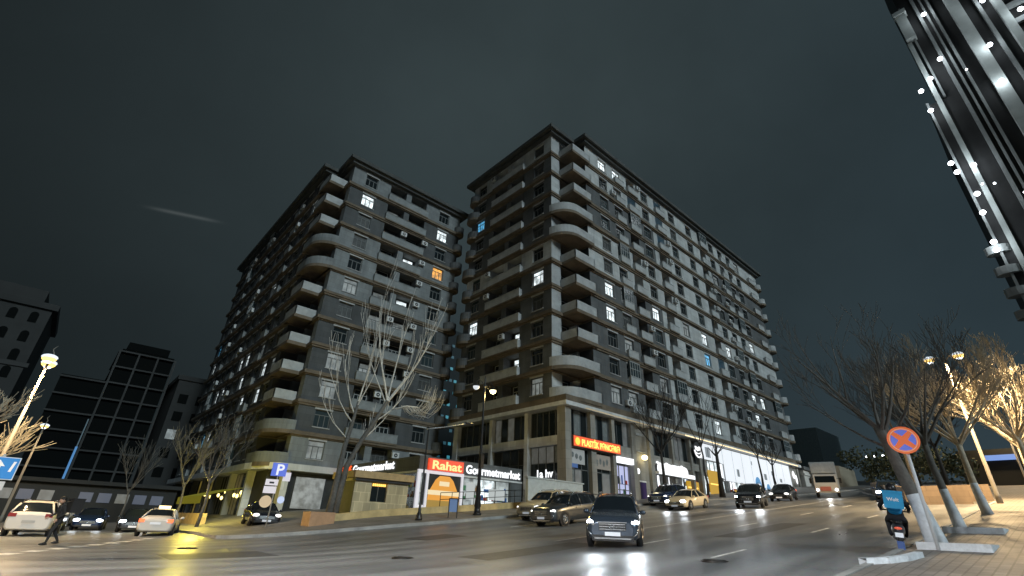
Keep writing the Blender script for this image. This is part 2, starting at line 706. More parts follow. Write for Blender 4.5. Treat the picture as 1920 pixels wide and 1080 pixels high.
tag(pt.build('road_patch', [mat('asphalt_patch', (.075, .076, .077), .5, var=.3, scale=5, bump=.3)]), kind='structure')
for i, (x0, y0, lb_) in enumerate(((9.2, 15.2, 'round iron manhole cover in the lane left of the oncoming crossover'), (14.0, 7.2, 'round iron manhole cover in the near lane by the right kerb'), (5.0, 24.5, 'round iron manhole cover near the corner of the side street'))):
    mh = MB()
    z_ = g(x0, y0)
    mh.tube([(x0, y0, z_ - .05), (x0, y0, z_ + .022)], .36, 20)
    mh.tube([(x0 + .30 * math.cos(2 * math.pi * q / 20), y0 + .30 * math.sin(2 * math.pi * q / 20), z_ + .024) for q in range(21)], .012, 4)
    tag(mh.build('manhole_cover', [mat('manhole_iron', (.03, .028, .026), .5, metal=.6)]), lb_, 'manhole cover')

# ------------------------------------------------------------------ apartment buildings
def make_window_mesh(w, h, glass, pale=False, lintel=True, blind=0.0):
    """local: x across, z up, faces -y; outer wall plane at y=0, glass set back"""
    mb = MB()
    d0, d1 = .16, .23
    hw, hh = w / 2, h / 2
    t = .07
    mb.box(-hw, hw, d0, d1, -hh, -hh + t, 0)
    mb.box(-hw, hw, d0, d1, hh - t, hh, 0)
    mb.box(-hw, -hw + t, d0, d1, -hh + t, hh - t, 0)
    mb.box(hw - t, hw, d0, d1, -hh + t, hh - t, 0)
    tz = hh - h * .30
    mb.box(-hw + t, hw - t, d0, d1, tz - .04, tz + .04, 0)
    for q in (-w * .17, w * .17):
        mb.box(q - .035, q + .035, d0, d1, -hh + t, tz - .04, 0)
    mb.quad((-hw, d1 - .02, -hh), (hw, d1 - .02, -hh), (hw, d1 - .02, hh), (-hw, d1 - .02, hh), 1)
    if lintel:
        mb.box(-hw - .12, hw + .12, -.05, .02, hh + .003, hh + .24, 2)
        mb.box(-hw - .08, hw + .08, -.09, .02, -hh - .09, -hh - .003, 2)
    return mb.mesh('window', [M_FRAMEW if pale else M_FRAME, glass, M_LINTEL])


WM = {}


def win_mesh(w, h, lit, lintel=True):
    k = (w, h, lit, lintel)
    if k not in WM:
        gl = {None: M_GLASS, 'c': M_CURT0, 'k': M_GLASSB, 'w': M_LITW, 'd': M_LITD, 'o': M_LITO, 'b': M_LITB}[lit]
        WM[k] = make_window_mesh(w, h, gl, pale=lit is None and not lintel, lintel=lintel)
    return WM[k]


def facade_fn(fac, x0, y0):
    """maps (u along, d inwards, z) to world; S looks to -y, W looks to -x"""
    if fac == 'S':
        return lambda u, d, z: (x0 + u, y0 + d, z)
    return lambda u, d, z: (x0 + d, y0 + u, z)


def wall_strip(mb, P, u0, u1, z0, z1, opens, m, depth, back=None, fac='S'):
    """a storey-high strip of wall with openings (ua, ub, za, zb, depth)"""
    def Q(a, b, c, d, mm):
        mb.quad(P(*a), P(*b), P(*c), P(*d), mm)
    cur = u0
    for (ua, ub, za, zb, dp) in sorted(opens):
        if ua > cur:
            Q((cur, 0, z0), (ua, 0, z0), (ua, 0, z1), (cur, 0, z1), m)
        Q((ua, 0, z0), (ub, 0, z0), (ub, 0, za), (ua, 0, za), m)
        Q((ua, 0, zb), (ub, 0, zb), (ub, 0, z1), (ua, 0, z1), m)
        Q((ua, 0, za), (ub, 0, za), (ub, dp, za), (ua, dp, za), m)
        Q((ua, dp, zb), (ub, dp, zb), (ub, 0, zb), (ua, 0, zb), m)
        Q((ua, 0, za), (ua, dp, za), (ua, dp, zb), (ua, 0, zb), m)
        Q((ub, dp, za), (ub, 0, za), (ub, 0, zb), (ub, dp, zb), m)
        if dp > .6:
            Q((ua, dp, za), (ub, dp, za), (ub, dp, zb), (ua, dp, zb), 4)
        cur = ub
    if cur < u1:
        Q((cur, 0, z0), (u1, 0, z0), (u1, 0, z1), (cur, 0, z1), m)


def wallmats():
    return [M_LIGHT, M_DARK, M_BAND, M_PARA, M_DEEP, M_ROOF, M_BASE, M_BASEW]


class Building:
    def __init__(self, name, label, x0, y0, zb, nl, lenS, lenW, notch, facS, facW, litS, litW, tone, curved, groundz):
        self.root = empty(name, (0, 0, 0), 0, label, 'apartment building')
        self.x0, self.y0, self.zb, self.nl = x0, y0, zb, nl
        self.wins, self.balcs, self.acs = [], [], []
        H = 3.1
        wall = MB()
        top = zb + H * nl
        # notch: 'S' -> the recess is cut into the S face (B), 'W' -> into the W face (A)
        nd, nu = 1.85, 4.3
        PS, PW = facade_fn('S', x0, y0), facade_fn('W', x0, y0)
        for k in range(nl):
            z0, z1 = zb + H * k, zb + H * (k + 1)
            zc = z0 + 1.55
            for fac, cols, L_, lit, P in (('S', facS, lenS, litS, PS), ('W', facW, lenW, litW, PW)):
                ustart = nu if fac == notch else nd
                # split the strip into tone zones
                zones = []
                bounds = sorted(set([ustart, L_] + [b for b in tone[fac][1] if ustart < b < L_]))
                for a, b in zip(bounds, bounds[1:]):
                    mm = 0 if tone[fac][0](k, (a + b) / 2) else 1
                    ops = []
                    for ci, (u, ty) in enumerate(cols):
                        if not (a <= u < b): continue
                        l = lit.get((ci, k)) or random.choice((None, None, 'c', 'k', None))
                        if ty in ('w', 'wb'):
                            w, h = 1.7, 1.75
                            ops.append((u - w / 2, u + w / 2, zc - h / 2, zc + h / 2, .2))
                            self.wins.append((fac, P(u, 0, zc), w, h, l, True))
                            if ty == 'wb':
                                self.balcs.append((fac, P(u + .2, 0, z0 + .12), 'small'))
                                if random.random() < .35: self.acs.append((fac, P(u - 1.35, 0, z0 + 1.0)))
                        elif ty in ('lg', 'lp', 'lq'):
                            w = 2.5 if ty != 'lg' else 1.95
                            ops.append((u - w / 2, u + w / 2, z0 + .2, z1 - .5, 1.25))
                            self.wins.append((fac, P(u + (.2 if fac == 'S' else 0), 1.02, zc - .02), 1.6, 1.9, l, False))
                            if ty == 'lg':
                                self.balcs.append((fac, P(u, 0, z0 + .08), 'mid'))
                            elif ty == 'lp':
                                self.balcs.append((fac, P(u + 1.65, 0, z0 + .08), 'wide'))
                            if random.random() < .35: self.acs.append((fac, P(u + 1.55, 0, z0 + 2.0)))
                        elif ty == 'pil':
                            pass
                    wall_strip(wall, P, a, b, z0, z1, ops, mm, .2)
            # recess walls at the corner
            lm = 0 if tone[notch][0](k, 2) or tone['W'][0](k, 2) else 1
            if notch == 'S':
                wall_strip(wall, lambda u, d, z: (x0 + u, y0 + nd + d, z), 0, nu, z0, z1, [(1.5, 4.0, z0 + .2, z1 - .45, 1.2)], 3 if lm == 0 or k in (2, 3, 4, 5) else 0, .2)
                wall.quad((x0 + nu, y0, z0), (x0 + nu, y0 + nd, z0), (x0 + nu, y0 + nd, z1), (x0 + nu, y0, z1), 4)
            else:
                wall_strip(wall, lambda u, d, z: (x0 + nd + d, y0 + u, z), 0, nu, z0, z1, [(1.2, 3.9, z0 + .2, z1 - .45, 1.2)], 0, .2)
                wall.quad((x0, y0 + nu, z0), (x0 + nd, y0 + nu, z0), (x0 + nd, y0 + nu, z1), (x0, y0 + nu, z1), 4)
        # corner loggia windows
        for k in range(nl):
            z0 = zb + H * k
            l = tone.get('corner_lit', {}).get(k)
            if notch == 'S':
                self.wins.append(('S', (x0 + 2.9, y0 + nd + 1.0, z0 + 1.5), 1.6, 1.9, l, False))
            else:
                self.wins.append(('W', (x0 + nd + 1.0, y0 + 2.6, z0 + 1.5), 1.6, 1.9, l, False))
        self.wall = wall
        self.nd, self.nu, self.top, self.H = nd, nu, top, H
        self.lenS, self.lenW, self.notch, self.curved = lenS, lenW, notch, curved

    def outline(self, e, far_notch=False):
        """plan outline grown by e, counter-clockwise from the W/S corner"""
        x0, y0 = self.x0, self.y0
        xa, yb = x0 + self.lenS, y0 + self.lenW
        nd, nu = self.nd, self.nu
        if self.notch == 'S':
            p = [(x0 - e, y0 + nd - e), (x0 + nu - e, y0 + nd - e), (x0 + nu - e, y0 - e), (xa + e, y0 - e), (xa + e, yb + e), (x0 - e, yb + e)]
        else:
            p = [(x0 + nd - e, y0 - e), (xa + e, y0 - e), (xa + e, yb + e), (x0 - e, yb + e), (x0 - e, y0 + nu - e), (x0 + nd - e, y0 + nu - e)]
        return p

    def finish(self):
        root = self.root
        H, zb, top = self.H, self.zb, self.top
        # far walls so nothing is open from another position
        x0, y0, x1, y1 = self.x0, self.y0, self.x0 + self.lenS, self.y0 + self.lenW
        w = self.wall
        w.quad((x1, y0, zb), (x1, y1, zb), (x1, y1, top), (x1, y0, top), 1)
        w.quad((x1, y1, zb), (x0, y1, zb), (x0, y1, top), (x1, y1, top), 1)
        wm_ = wallmats()
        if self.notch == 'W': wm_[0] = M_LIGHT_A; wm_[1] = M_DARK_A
        w.build('wall', wm_, root)
        bands = MB()
        for k in range(1, self.nl):
            z = zb + H * k
            big = (k % 2 == 1)
            bands.prism(self.outline(.34 if big else .28), z - (.34 if big else .26), z + .04, 0)
            bands.prism(self.outline(.16), z - .46, z - (.343 if big else .263), 0)
        bands.build('floor_band', [M_BAND, M_LIGHT], root)
        rf = MB()
        rf.prism(self.outline(.55), top - .25, top + .12, 0)
        rf.prism(self.outline(.95), top + .123, top + .62, 0)
        rf.prism(self.outline(-.6), top + .623, top + 1.5, 0)
        rf.build('roof', [M_ROOF], root)
        # windows: nearest hundred are single parts, the others one mesh
        ww = sorted(self.wins, key=lambda t: (Vector(t[1]).length - (60 if t[4] else 0)))
        for i, (fac, p, w_, h_, l, lin) in enumerate(ww[:100]):
            inst(win_mesh(w_, h_, l, lin), 'window', root, p, 0 if fac == 'S' else -math.pi / 2)
        rest = MB()
        mats_ = [M_FRAME, M_GLASS, M_LINTEL, M_FRAMEW, M_LITW, M_LITD, M_LITO, M_LITB, M_CURT0, M_GLASSB]
        for (fac, p, w_, h_, l, lin) in ww[100:]:
            me = win_mesh(w_, h_, l, lin)
            n = len(rest.v)
            for v in me.vertices:
                c = v.co
                q = (p[0] + c.x, p[1] + c.y, p[2] + c.z) if fac == 'S' else (p[0] + c.y, p[1] - c.x, p[2] + c.z)
                rest.v.append(q)
            for f in me.polygons:
                rest.f.append(tuple(n + i for i in f.vertices))
                rest.m.append(mats_.index(me.materials[f.material_index]))
                rest.sm.append(False)
        if rest.f:
            tag(rest.build('window', mats_, root), kind='stuff')
        # balconies
        bm = {}

        def bal(kind):
            if kind in bm: return bm[kind]
            b = MB()
            hw, dep, hh = {'small': (.95, .40, .80), 'mid': (1.15, .45, .86), 'wide': (3.1, .45, .88)}[kind]
            if True:
                b.box(-hw, hw, -dep, -.002, -.18, .0, 1)
                b.box(-hw, hw, -dep, -dep + .1, .002, hh, 0)
                b.box(-hw, -hw + .1, -dep + .1, -.002, .002, hh, 0)
                b.box(hw - .1, hw, -dep + .1, -.002, .002, hh, 0)
                b.box(-hw - .04, hw + .04, -dep - .04, -dep + .14, hh + .002, hh + .07, 0)
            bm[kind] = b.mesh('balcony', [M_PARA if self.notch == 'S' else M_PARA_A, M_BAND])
            return bm[kind]
        bb = sorted(self.balcs, key=lambda t: Vector(t[1]).length)
        for (fac, p, kind) in bb[:88]:
            inst(bal(kind), 'balcony', root, p, 0 if fac == 'S' else -math.pi / 2)
        gk = {}
        for (fac, p, kind) in bb[:88]:
            if kind == 'wide' or random.random() > .14: continue
            if kind not in gk:
                hw, dep, hh = {'small': (.95, .40, .80), 'mid': (1.15, .45, .86)}[kind]
                q = MB()
                z1_ = 2.55
                for i in range(5):
                    u = -hw + .03 + (2 * hw - .06) * i / 4
                    q.box(u - .03, u + .03, -dep + .02, -dep + .07, hh + .08, z1_, 0)
                for z_ in (hh + .08, 1.75, z1_ - .05):
                    q.box(-hw, hw, -dep + .024, -dep + .066, z_, z_ + .05, 0)
                q.quad((-hw, -dep + .05, hh + .08), (hw, -dep + .05, hh + .08), (hw, -dep + .05, z1_), (-hw, -dep + .05, z1_), 1)
                for s_ in (-1, 1):
                    q.quad((s_ * (hw - .02), -dep + .05, hh + .08), (s_ * (hw - .02), -.01, hh + .08), (s_ * (hw - .02), -.01, z1_), (s_ * (hw - .02), -dep + .05, z1_), 1)
                q.box(-hw - .02, hw + .02, -dep, -.005, z1_, z1_ + .06, 0)
                gk[kind] = q.mesh('balcony_glazing', [M_FRAMEW, M_GLASSB])
            inst(gk[kind], 'balcony_glazing', root, p, 0 if fac == 'S' else -math.pi / 2)
        rest = MB()
        for (fac, p, kind) in bb[88:]:
            me = bal(kind)
            n = len(rest.v)
            for v in me.vertices:
                c = v.co
                rest.v.append((p[0] + c.x, p[1] + c.y, p[2] + c.z) if fac == 'S' else (p[0] + c.y, p[1] - c.x, p[2] + c.z))
            for f in me.polygons:
                rest.f.append(tuple(n + i for i in f.vertices))
                rest.m.append(f.material_index)
                rest.sm.append(False)
        if rest.f:
            tag(rest.build('balcony', [M_PARA, M_BAND], root), kind='stuff')
        # corner balconies: boxes, and rounded ones on some floors
        for k in range(self.nl):
            z0 = zb + H * k
            b = MB()
            rounded = k in self.curved
            if rounded:
                path = [(-.32, 1.9)] + [(2.1 - 2.42 * math.cos(t), 1.9 - 2.42 * math.sin(t)) for t in [i * math.pi / 2 / 10 for i in range(1, 11)]] + [(4.75, -.52), (4.75, -.05)]
                fill = [(4.1, 0.0), (4.1, 1.83), (0.0, 1.83)]
            else:
                path = [(1.35, 1.8), (1.35, -.45), (4.75, -.45), (4.75, -.05)]
                fill = [(4.2, 0.0), (4.2, 1.8)]
            T = (lambda u, v: (self.x0 + u, self.y0 + v)) if self.notch == 'S' else (lambda u, v: (self.x0 + v, self.y0 + u))
            pts = [T(*q) for q in path + fill]
            if self.notch != 'S': pts = pts[::-1]
            b.prism(pts, z0 - .34, z0 + .02, 1)
            b2 = []
            hh = .98
            for q0, q1 in zip(path, path[1:]):
                a, c = Vector(q0), Vector(q1)
                d = (c - a)
                if d.length < 1e-6: continue
                nn = Vector((d.y, -d.x)).normalized() * -.1
                ring = [a, c, c + nn, a + nn]
                # inner side is towards the fill centre
                cen = Vector((3.0, .9))
                if (a + nn - cen).length > (a - cen).length:
                    ring = [a, c, c - nn, a - nn]
                P4 = [T(*q) for q in ring]
                ar = sum(P4[i][0] * P4[(i + 1) % 4][1] - P4[(i + 1) % 4][0] * P4[i][1] for i in range(4))
                if ar < 0: P4 = P4[::-1]
                b.prism(P4, z0 + .022, z0 + hh, 0)
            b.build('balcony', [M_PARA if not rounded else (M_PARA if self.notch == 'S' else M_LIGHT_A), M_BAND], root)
        # air conditioners
        a = MB()
        a.box(-.42, .42, -.42, -.1, -.3, .3, 0)
        a.tube([(0, -.425, 0), (0, -.44, 0)], .22, 14, 1)
        a.tube([(0, -.441, 0), (0, -.45, 0)], .08, 8, 0)
        a.box(-.36, -.30, -.1, .0, -.36, -.3, 1)
        a.box(.30, .36, -.1, .0, -.36, -.3, 1)
        am = a.mesh('air_conditioner', [M_AC, M_BLACK])
        for (fac, p) in self.acs[:60]:
            inst(am, 'air_conditioner', root, p, 0 if fac == 'S' else -math.pi / 2)


BX, BY = 33.31, 29.51
AX, AY = 14.51, 50.59
litBS = {(0, 10): 'w', (0, 4): 'w', (0, 3): 'w', (1, 10): 'w', (4, 10): 'b', (4, 9): 'b', (2, 9): 'b', (3, 4): 'w', (4, 4): 'd', (6, 4): 'w', (8, 4): 'w', (6, 3): 'b', (7, 3): 'b', (5, 4): 'd',
         (11, 5): 'w', (10, 2): 'w', (11, 2): 'w', (6, 0): 'w', (10, 1): 'w', (11, 10): 'd', (1, 4): 'd', (3, 1): 'd', (0, 0): 'd', (1, 2): 'd', (2, 5): 'd', (8, 8): 'd', (4, 8): 'b', (1, 0): 'd'}
litBW = {(3, 8): 'b', (0, 4): 'w', (3, 3): 'w', (1, 2): 'w', (1, 1): 'w', (1, 10): 'd', (1, 8): 'd', (0, 0): 'd', (2, 5): 'd'}
litAS = {(0, 10): 'w', (3, 10): 'w', (2, 8): 'w', (3, 8): 'o', (2, 6): 'w', (0, 6): 'd', (1, 10): 'd', (0, 3): 'd', (1, 3): 'd', (1, 5): 'd', (2, 5): 'd', (1, 6): 'd', (0, 2): 'd', (0, 0): 'd'}
litAW = {(0, 10): 'w', (3, 7): 'w', (4, 4): 'w', (5, 4): 'w', (1, 2): 'w', (4, 3): 'w', (7, 3): 'w', (8, 3): 'w', (8, 1): 'b', (7, 1): 'w', (11, 6): 'b', (11, 5): 'w', (3, 2): 'w', (1, 3): 'w', (0, 3): 'd', (2, 4): 'd', (0, 9): 'd', (6, 2): 'd', (10, 4): 'd'}


def toneBS(k, u):
    if u < 19.2: return k in (5, 6, 9, 10)
    if u > 36.2: return k in (4, 5, 9, 10)
    return True


def toneBW(k, u): return k in (5, 10) and True


B = Building('apartment_block', 'long dark apartment block with red shop sign and white glowing shopfronts at its foot', BX, BY, 11.25, 11, 55.5, 17.5, 'S',
             [(7.9, 'w'), (11.0, 'wb'), (14.3, 'lg'), (17.7, 'w'), (21.2, 'lg'), (25.1, 'w'), (30.2, 'w'), (34.3, 'lg'), (37.6, 'w'), (40.9, 'wb'), (44.0, 'wb'), (47.1, 'w')],
             [(4.0, 'w'), (8.0, 'lp'), (11.3, 'lq'), (15.5, 'w')],
             litBS, litBW,
             {'S': (toneBS, [19.2, 36.2]), 'W': (toneBW, [])}, (0, 1, 6, 7), 1.3)
Am = [(4.5, 'w'), (8.5, 'lp'), (11.8, 'lq'), (16.2, 'w')]
AWc = []
for i, ty in enumerate(['w', 'w', 'wb', 'w', 'w', 'w', 'wb', 'w', 'w', 'wb', 'w', 'w']):
    AWc.append((6.6 + 3.1 * i, ty))
A = Building('apartment_block', 'dark apartment block behind the bare tree with a single orange lit window', AX, AY, 4.75, 12, 19.0, 43.5, 'W',
             Am, AWc, litAS, litAW,
             {'S': (lambda k, u: k in (0, 6, 7, 8, 11), [6.7, 13.6]), 'W': (lambda k, u: False, []), 'corner_lit': {3: 'w', 2: 'w', 9: 'w', 10: 'd', 0: None}}, (0, 1, 7, 8), 0)


# far end loggias of the long block: a stack of balconies past the last window column
for k in range(11):
    z0 = 11.25 + 3.1 * k
    B.balcs.append(('S', (BX + 52.2, BY, z0 + .08), 'mid'))
    B.wins.append(('S', (BX + 52.2, BY, z0 + 1.55), 1.7, 1.75, None, False))
A.finish()
B.finish()

# projecting rounded balconies on the far corners (silhouettes against the sky)
for bl, cx, cy in ((B, BX, BY + 17.0), (A, AX + 18.9, AY + .1), (B, BX + 55.4, BY + .3)):
    for k in range(bl.nl):
        z0 = bl.zb + 3.1 * k
        b = MB()
        r = 1.0 if k % 3 else 1.25
        c = [(cx + r * .8 * math.cos(t), cy + r * math.sin(t)) for t in [2 * math.pi * i / 18 for i in range(18)]]
        b.prism(c, z0 - .32, z0 + .0, 1)
        b.prism([(cx + (p[0] - cx) * .96, cy + (p[1] - cy) * .96) for p in c], z0 + .002, z0 + .95, 0)
        b.build('balcony', [M_PARA if bl is B and cx > 60 else M_DARK, M_BAND], bl.root)

# ---- base storeys of the long block
M_LED = emis('white_light_panel', (.88, .94, 1.0), .95, True)
M_LEDB = emis('shop_display_white', (.93, .96, 1.0), 1.6, True)
M_GLOW_WARM = emis('warm_strip_light', (1.0, .78, .45), 1.6, True)
M_RED = emis('red_sign_face', (1.0, .045, .008), .9, True)
M_ORANGE = emis('orange_letters', (1.0, .55, .10), 1.9)
M_WHITEL = emis('white_letters', (.95, .97, 1.0), 1.3)
M_YELLOWP = emis('yellow_window_poster', (.80, .45, .01), .62)
M_BLUEP = emis('blue_window_poster', (.10, .42, .85), .6)
M_PURPLE = emis('violet_shop_interior', (.62, .66, 1.0), .75, True)
M_DIMI = lit_glass('dim_shop_interior', (.50, .55, .55), .09)
M_DIMW = lit_glass('dim_warm_interior', (.50, .38, .16), .10)

wb = MB()
x, y = BX, BY
# ground-level floor slab and back core
wb.box(x + .9, x + 55.5, y + .9, y + 17.4, .2, 10.24, 4)
# ledge
wb.prism([(x - .75, y - .6), (x + 55.9, y - .6), (x + 55.9, y + 17.9), (x - .75, y + 17.9)], 10.25, 10.62, 7)
wb.prism([(x - .55, y - .42), (x + 55.7, y - .42), (x + 55.7, y + 17.7), (x - .55, y + 17.7)], 10.623, 11.246, 2)
# S side piers (u0, u1)
for (a, b) in ((-.35, .45), (3.24, 3.95), (6.53, 7.03), (9.85, 10.5), (13.05, 13.75), (17.6, 18.0), (21.6, 22.0), (23.6, 24.1), (55.0, 55.6)):
    wb.box(x + a, x + b, y - .12, y + .9, .2, 10.24, 6)
# S side: plain bay with small window between the fourth and fifth pier
wb.box(x + 10.5, x + 13.05, y + .25, y + .9, .2, 10.24, 6)
# spandrel between the two shop storeys
wb.box(x + .45, x + 10, y + .1, y + .89, 6.75, 7.72, 6)
wb.box(x + 13.75, x + 23.6, y + .1, y + .89, 6.7, 7.5, 6)
# right part: flat wall carrying the light panels
wb.box(x + 24.1, x + 55, y + .05, y + .89, 1.5, 10.24, 6)
# W side piers
for (a, b) in ((.3, .95), (5.0, 5.5), (10.5, 10.95), (16.6, 17.4)):
    wb.box(x - .12, x + .9, y + a, y + b, .2, 10.24, 7)
wb.box(x + .0, x + .89, y + .95, y + 16.6, 6.95, 7.78, 7)
wb.build('shop_storey_wall', wallmats(), B.root)


GOODS = [mat('goods_dark', (.04, .04, .05), .6), mat('goods_red', (.45, .05, .04), .5), mat('goods_blue', (.05, .15, .42), .5), mat('goods_white', (.6, .6, .6), .5), mat('goods_wood', (.28, .17, .08), .6), mat('goods_green', (.06, .22, .10), .6)]


def shopfront(root, P, u0, u1, z0, z1, nv, nh, glass, d=.35, name='shop_window', fr=None, pane_mats=None, rz=0):
    mb = MB()
    t = .07
    for i in range(nv + 1):
        u = u0 + (u1 - u0) * i / nv
        a, b = max(u0, u - t / 2), min(u1, u + t / 2)
        if i == 0: b = u0 + t
        if i == nv: a = u1 - t
        p, q = P(a, d, z0), P(b, d + .08, z1)
        mb.box(p[0], q[0], p[1], q[1], z0, z1, 0)
    for j in range(nh + 1):
        z = z0 + (z1 - z0) * j / nh
        p, q = P(u0, d + .004, z), P(u1, d + .076, z)
        mb.box(p[0], q[0], p[1], q[1], max(z0, z - t / 2), min(z1, z + t / 2), 0)
    pm = [glass] + (pane_mats or [])
    bright = glass.name.startswith(('shop_display', 'lit_glass_white', 'violet', 'supermarket'))
    pd_ = d + (.30 if bright else .05)
    if bright and z1 - z0 > 1.5 and u1 - u0 > .8:
        gd = MB()
        for zz in (z0 + .12, z0 + (z1 - z0) * .36, z0 + (z1 - z0) * .62):
            p, q = P(u0 + .1, d + .14, zz), P(u1 - .1, d + .26, zz)
            gd.box(p[0], q[0], p[1], q[1], zz, zz + .03, 0)
            uu = u0 + .15
            while uu < u1 - .4:
                w_ = random.uniform(.10, .34)
                if random.random() < .62:
                    p, q = P(uu, d + .15, zz), P(uu + w_, d + .25, zz)
                    gd.box(p[0], q[0], p[1], q[1], zz + .032, zz + random.uniform(.18, .62) * (z1 - z0) * .3, random.randint(0, 5))
                uu += w_ + .05
        gd.build('display_shelf', GOODS, root)
    for i in range(nv):
        for j in range(nh):
            a, b = u0 + (u1 - u0) * i / nv, u0 + (u1 - u0) * (i + 1) / nv
            c, e = z0 + (z1 - z0) * j / nh, z0 + (z1 - z0) * (j + 1) / nh
            r = random.random()
            mi = 1 if not pane_mats or r < .62 else 1 + random.randint(1, len(pane_mats))
            mb.quad(P(a, pd_, c), P(b, pd_, c), P(b, pd_, e), P(a, pd_, e), mi)
    return mb.build(name, [fr or M_FRAME] + pm, root)


M_CURT = mat('grey_curtain', (.16, .18, .18), .7, var=.3, scale=4)
PS, PW = facade_fn('S', BX, BY), facade_fn('W', BX, BY)
cur = [M_CURT, M_DIMI]
for (a, b) in ((.45, 3.24), (3.95, 6.53), (7.03, 9.85)):
    shopfront(B.root, PS, a, b, 7.78, 10.2, 3, 1, M_GLASS, pane_mats=cur)
for (a, b) in ((13.75, 17.6), (18.0, 21.6), (22.0, 23.6)):
    shopfront(B.root, PS, a, b, 7.5, 10.2, 4, 1, M_GLASS, pane_mats=cur)
for (a, b) in ((.95, 5.0), (5.5, 10.5), (10.95, 16.6)):
    shopfront(B.root, PW, a, b, 7.8, 10.2, 5, 1, M_GLASS, pane_mats=cur)
    shopfront(B.root, PW, a, b, 2.5, 6.92, 4, 3, M_GLASS, pane_mats=[M_CURT, M_DIMI] if a < 2 else [M_DEEP])
shopfront(B.root, PS, .45, 3.24, 1.3, 6.7, 3, 3, M_GLASS, pane_mats=[M_DIMI, M_DIMW, M_CURT])
shopfront(B.root, PS, 3.95, 6.53, 1.3, 6.7, 2, 3, M_GLASS, pane_mats=[M_DIMI, M_DIMW])
shopfront(B.root, PS, 7.03, 9.85, 1.4, 5.9, 3, 2, M_PURPLE, pane_mats=None)
shopfront(B.root, PS, 13.75, 20.2, 2.2, 5.6, 7, 1, M_LEDB, pane_mats=[M_BLUEP, M_DIMI, M_LITW])
shopfront(B.root, PS, 20.3, 23.6, 2.3, 6.6, 3, 2, M_LITW, pane_mats=[M_DIMI])
# doors
mb = MB()
mb.box(x + 11.3, x + 12.3, y + .2, y + .245, 1.9, 4.6, 0)
mb.box(x + 11.2, x + 12.4, y + .215, y + .243, 4.6, 4.75, 1)
mb.build('door', [mat('violet_door', (.05, .03, .12), .4), M_WHITE], B.root)
# small window with lit awning lamp in the plain bay
inst(win_mesh(1.3, 1.6, None, True), 'window', B.root, (x + 11.8, y + .2, 8.4))
lam = MB()
lam.ball((0, 0, 0), .34, .3, .26, 0)
lo = lam.build('wall_lamp', [emis('warm_lamp_glass', (1, .82, .40), 6.0)], B.root, (x + 11.9, y - .15, 7.0))
point_light('wall_lamp_light', lo, (0, -.5, -.2), 30, (1, .85, .55), .2)
lam = MB()
lam.ball((0, 0, 0), .28, .1, .28, 0)
lam.build('wall_lamp', [emis('white_lamp_glass', (.95, .97, 1), 2.0)], B.root, (x + 10.9, y + .1, 5.6))

# white light panels to the right, with warm cornice strip
lp = MB()
lp.box(x + 24.2, x + 51.8, y - .10, y + .045, 8.3, 10.1, 0)
lp.box(x + 29.2, x + 51.8, y - .10, y + .045, 6.2, 8.296, 0)
lp.build('light_panel', [M_LED], B.root)
for i in range(10):
    sm_ = MB()
    uu = 26.95 + i * 2.75
    sm_.box(x + uu, x + uu + .035, y - .115, y - .102, 8.32 if uu < 29.2 else 6.22, 10.08, 0)
    sm_.build('panel_joint', [mat('panel_joint_grey', (.25, .27, .28), .6)], B.root)
for (uu, zz, w_, h_) in ((25.3, 8.55, 1.2, 1.2), (33.2, 7.0, .7, .9), (38.1, 8.9, .25, .5), (41.7, 7.3, .9, .8), (44.5, 8.1, .3, .6), (47.2, 7.4, .8, .5)):
    sm_ = MB()
    sm_.box(x + uu, x + uu + w_, y - .12, y - .103, zz, zz + h_, 0)
    sm_.box(x + uu + w_ * .45, x + uu + w_ * .55, y - .128, y - .1205, zz, zz + h_, 1)
    sm_.build('panel_window', [mat('panel_opening', (.16, .18, .19), .4, emit=(.5, .55, .6), es=.35), M_FRAME], B.root)
st = MB()
st.box(x + 20, x + 54.5, y - .62, y - .604, 10.30, 10.42, 0)
st.build('strip_light', [M_GLOW_WARM], B.root)
st = MB()
st.box(x + 2.0, x + 20, y - .62, y - .604, 10.30, 10.36, 0)
st.build('strip_light', [emis('dim_warm_strip', (1.0, .72, .30), .5)], B.root)
# shop windows under the panels, posters
shopfront(B.root, PS, 24.2, 29.1, 2.6, 8.1, 4, 3, M_LITW, d=-.36, pane_mats=[M_LEDB, M_DIMI])
shopfront(B.root, PS, 29.4, 36, 3.0, 6.15, 5, 1, M_LITW, d=-.36, pane_mats=[M_DIMI, M_LEDB])
shopfront(B.root, PS, 36.2, 43, 3.2, 6.15, 5, 1, M_LEDB, d=-.36, pane_mats=[M_BLUEP, M_LITW])
shopfront(B.root, PS, 43.2, 51.5, 3.8, 6.15, 6, 1, M_LEDB, d=-.36, pane_mats=[M_LITW])
for (a0, a1, y0_, y1_, z0_, z1_) in ((20.6, 23.4, .28, .34, 4.4, 5.5), (24.6, 27.4, -.44, -.38, 4.2, 7.0), (31.0, 31.7, -.44, -.38, 4.0, 5.2), (33.4, 34.2, -.44, -.38, 4.0, 5.4)):
    po = MB()
    po.box(x + a0, x + a1, y + y0_, y + y1_, z0_, z1_, 0)
    m_ = (z0_ + z1_) / 2
    po.box(x + a0 + .3, x + a1 - .3, y + y0_ - .008, y + y0_ - .001, m_ - .2, m_ - .05, 1)
    po.build('yellow_poster', [M_YELLOWP, M_ORANGE], B.root)
po = MB()
po.prism([(x + 39 + .9 * math.cos(t), y - .2 + .05 * math.sin(t)) for t in [i * math.pi / 8 for i in range(16)]], 5.2, 5.3, 0)
po.ball((x + 39, y - .25, 6.2), 1.0, .08, 1.25, 0)
po.ball((x + 39, y - .34, 6.1), .45, .03, .5, 1)
po.ball((x + 42.2, y - .25, 5.3), .85, .08, 1.5, 0)
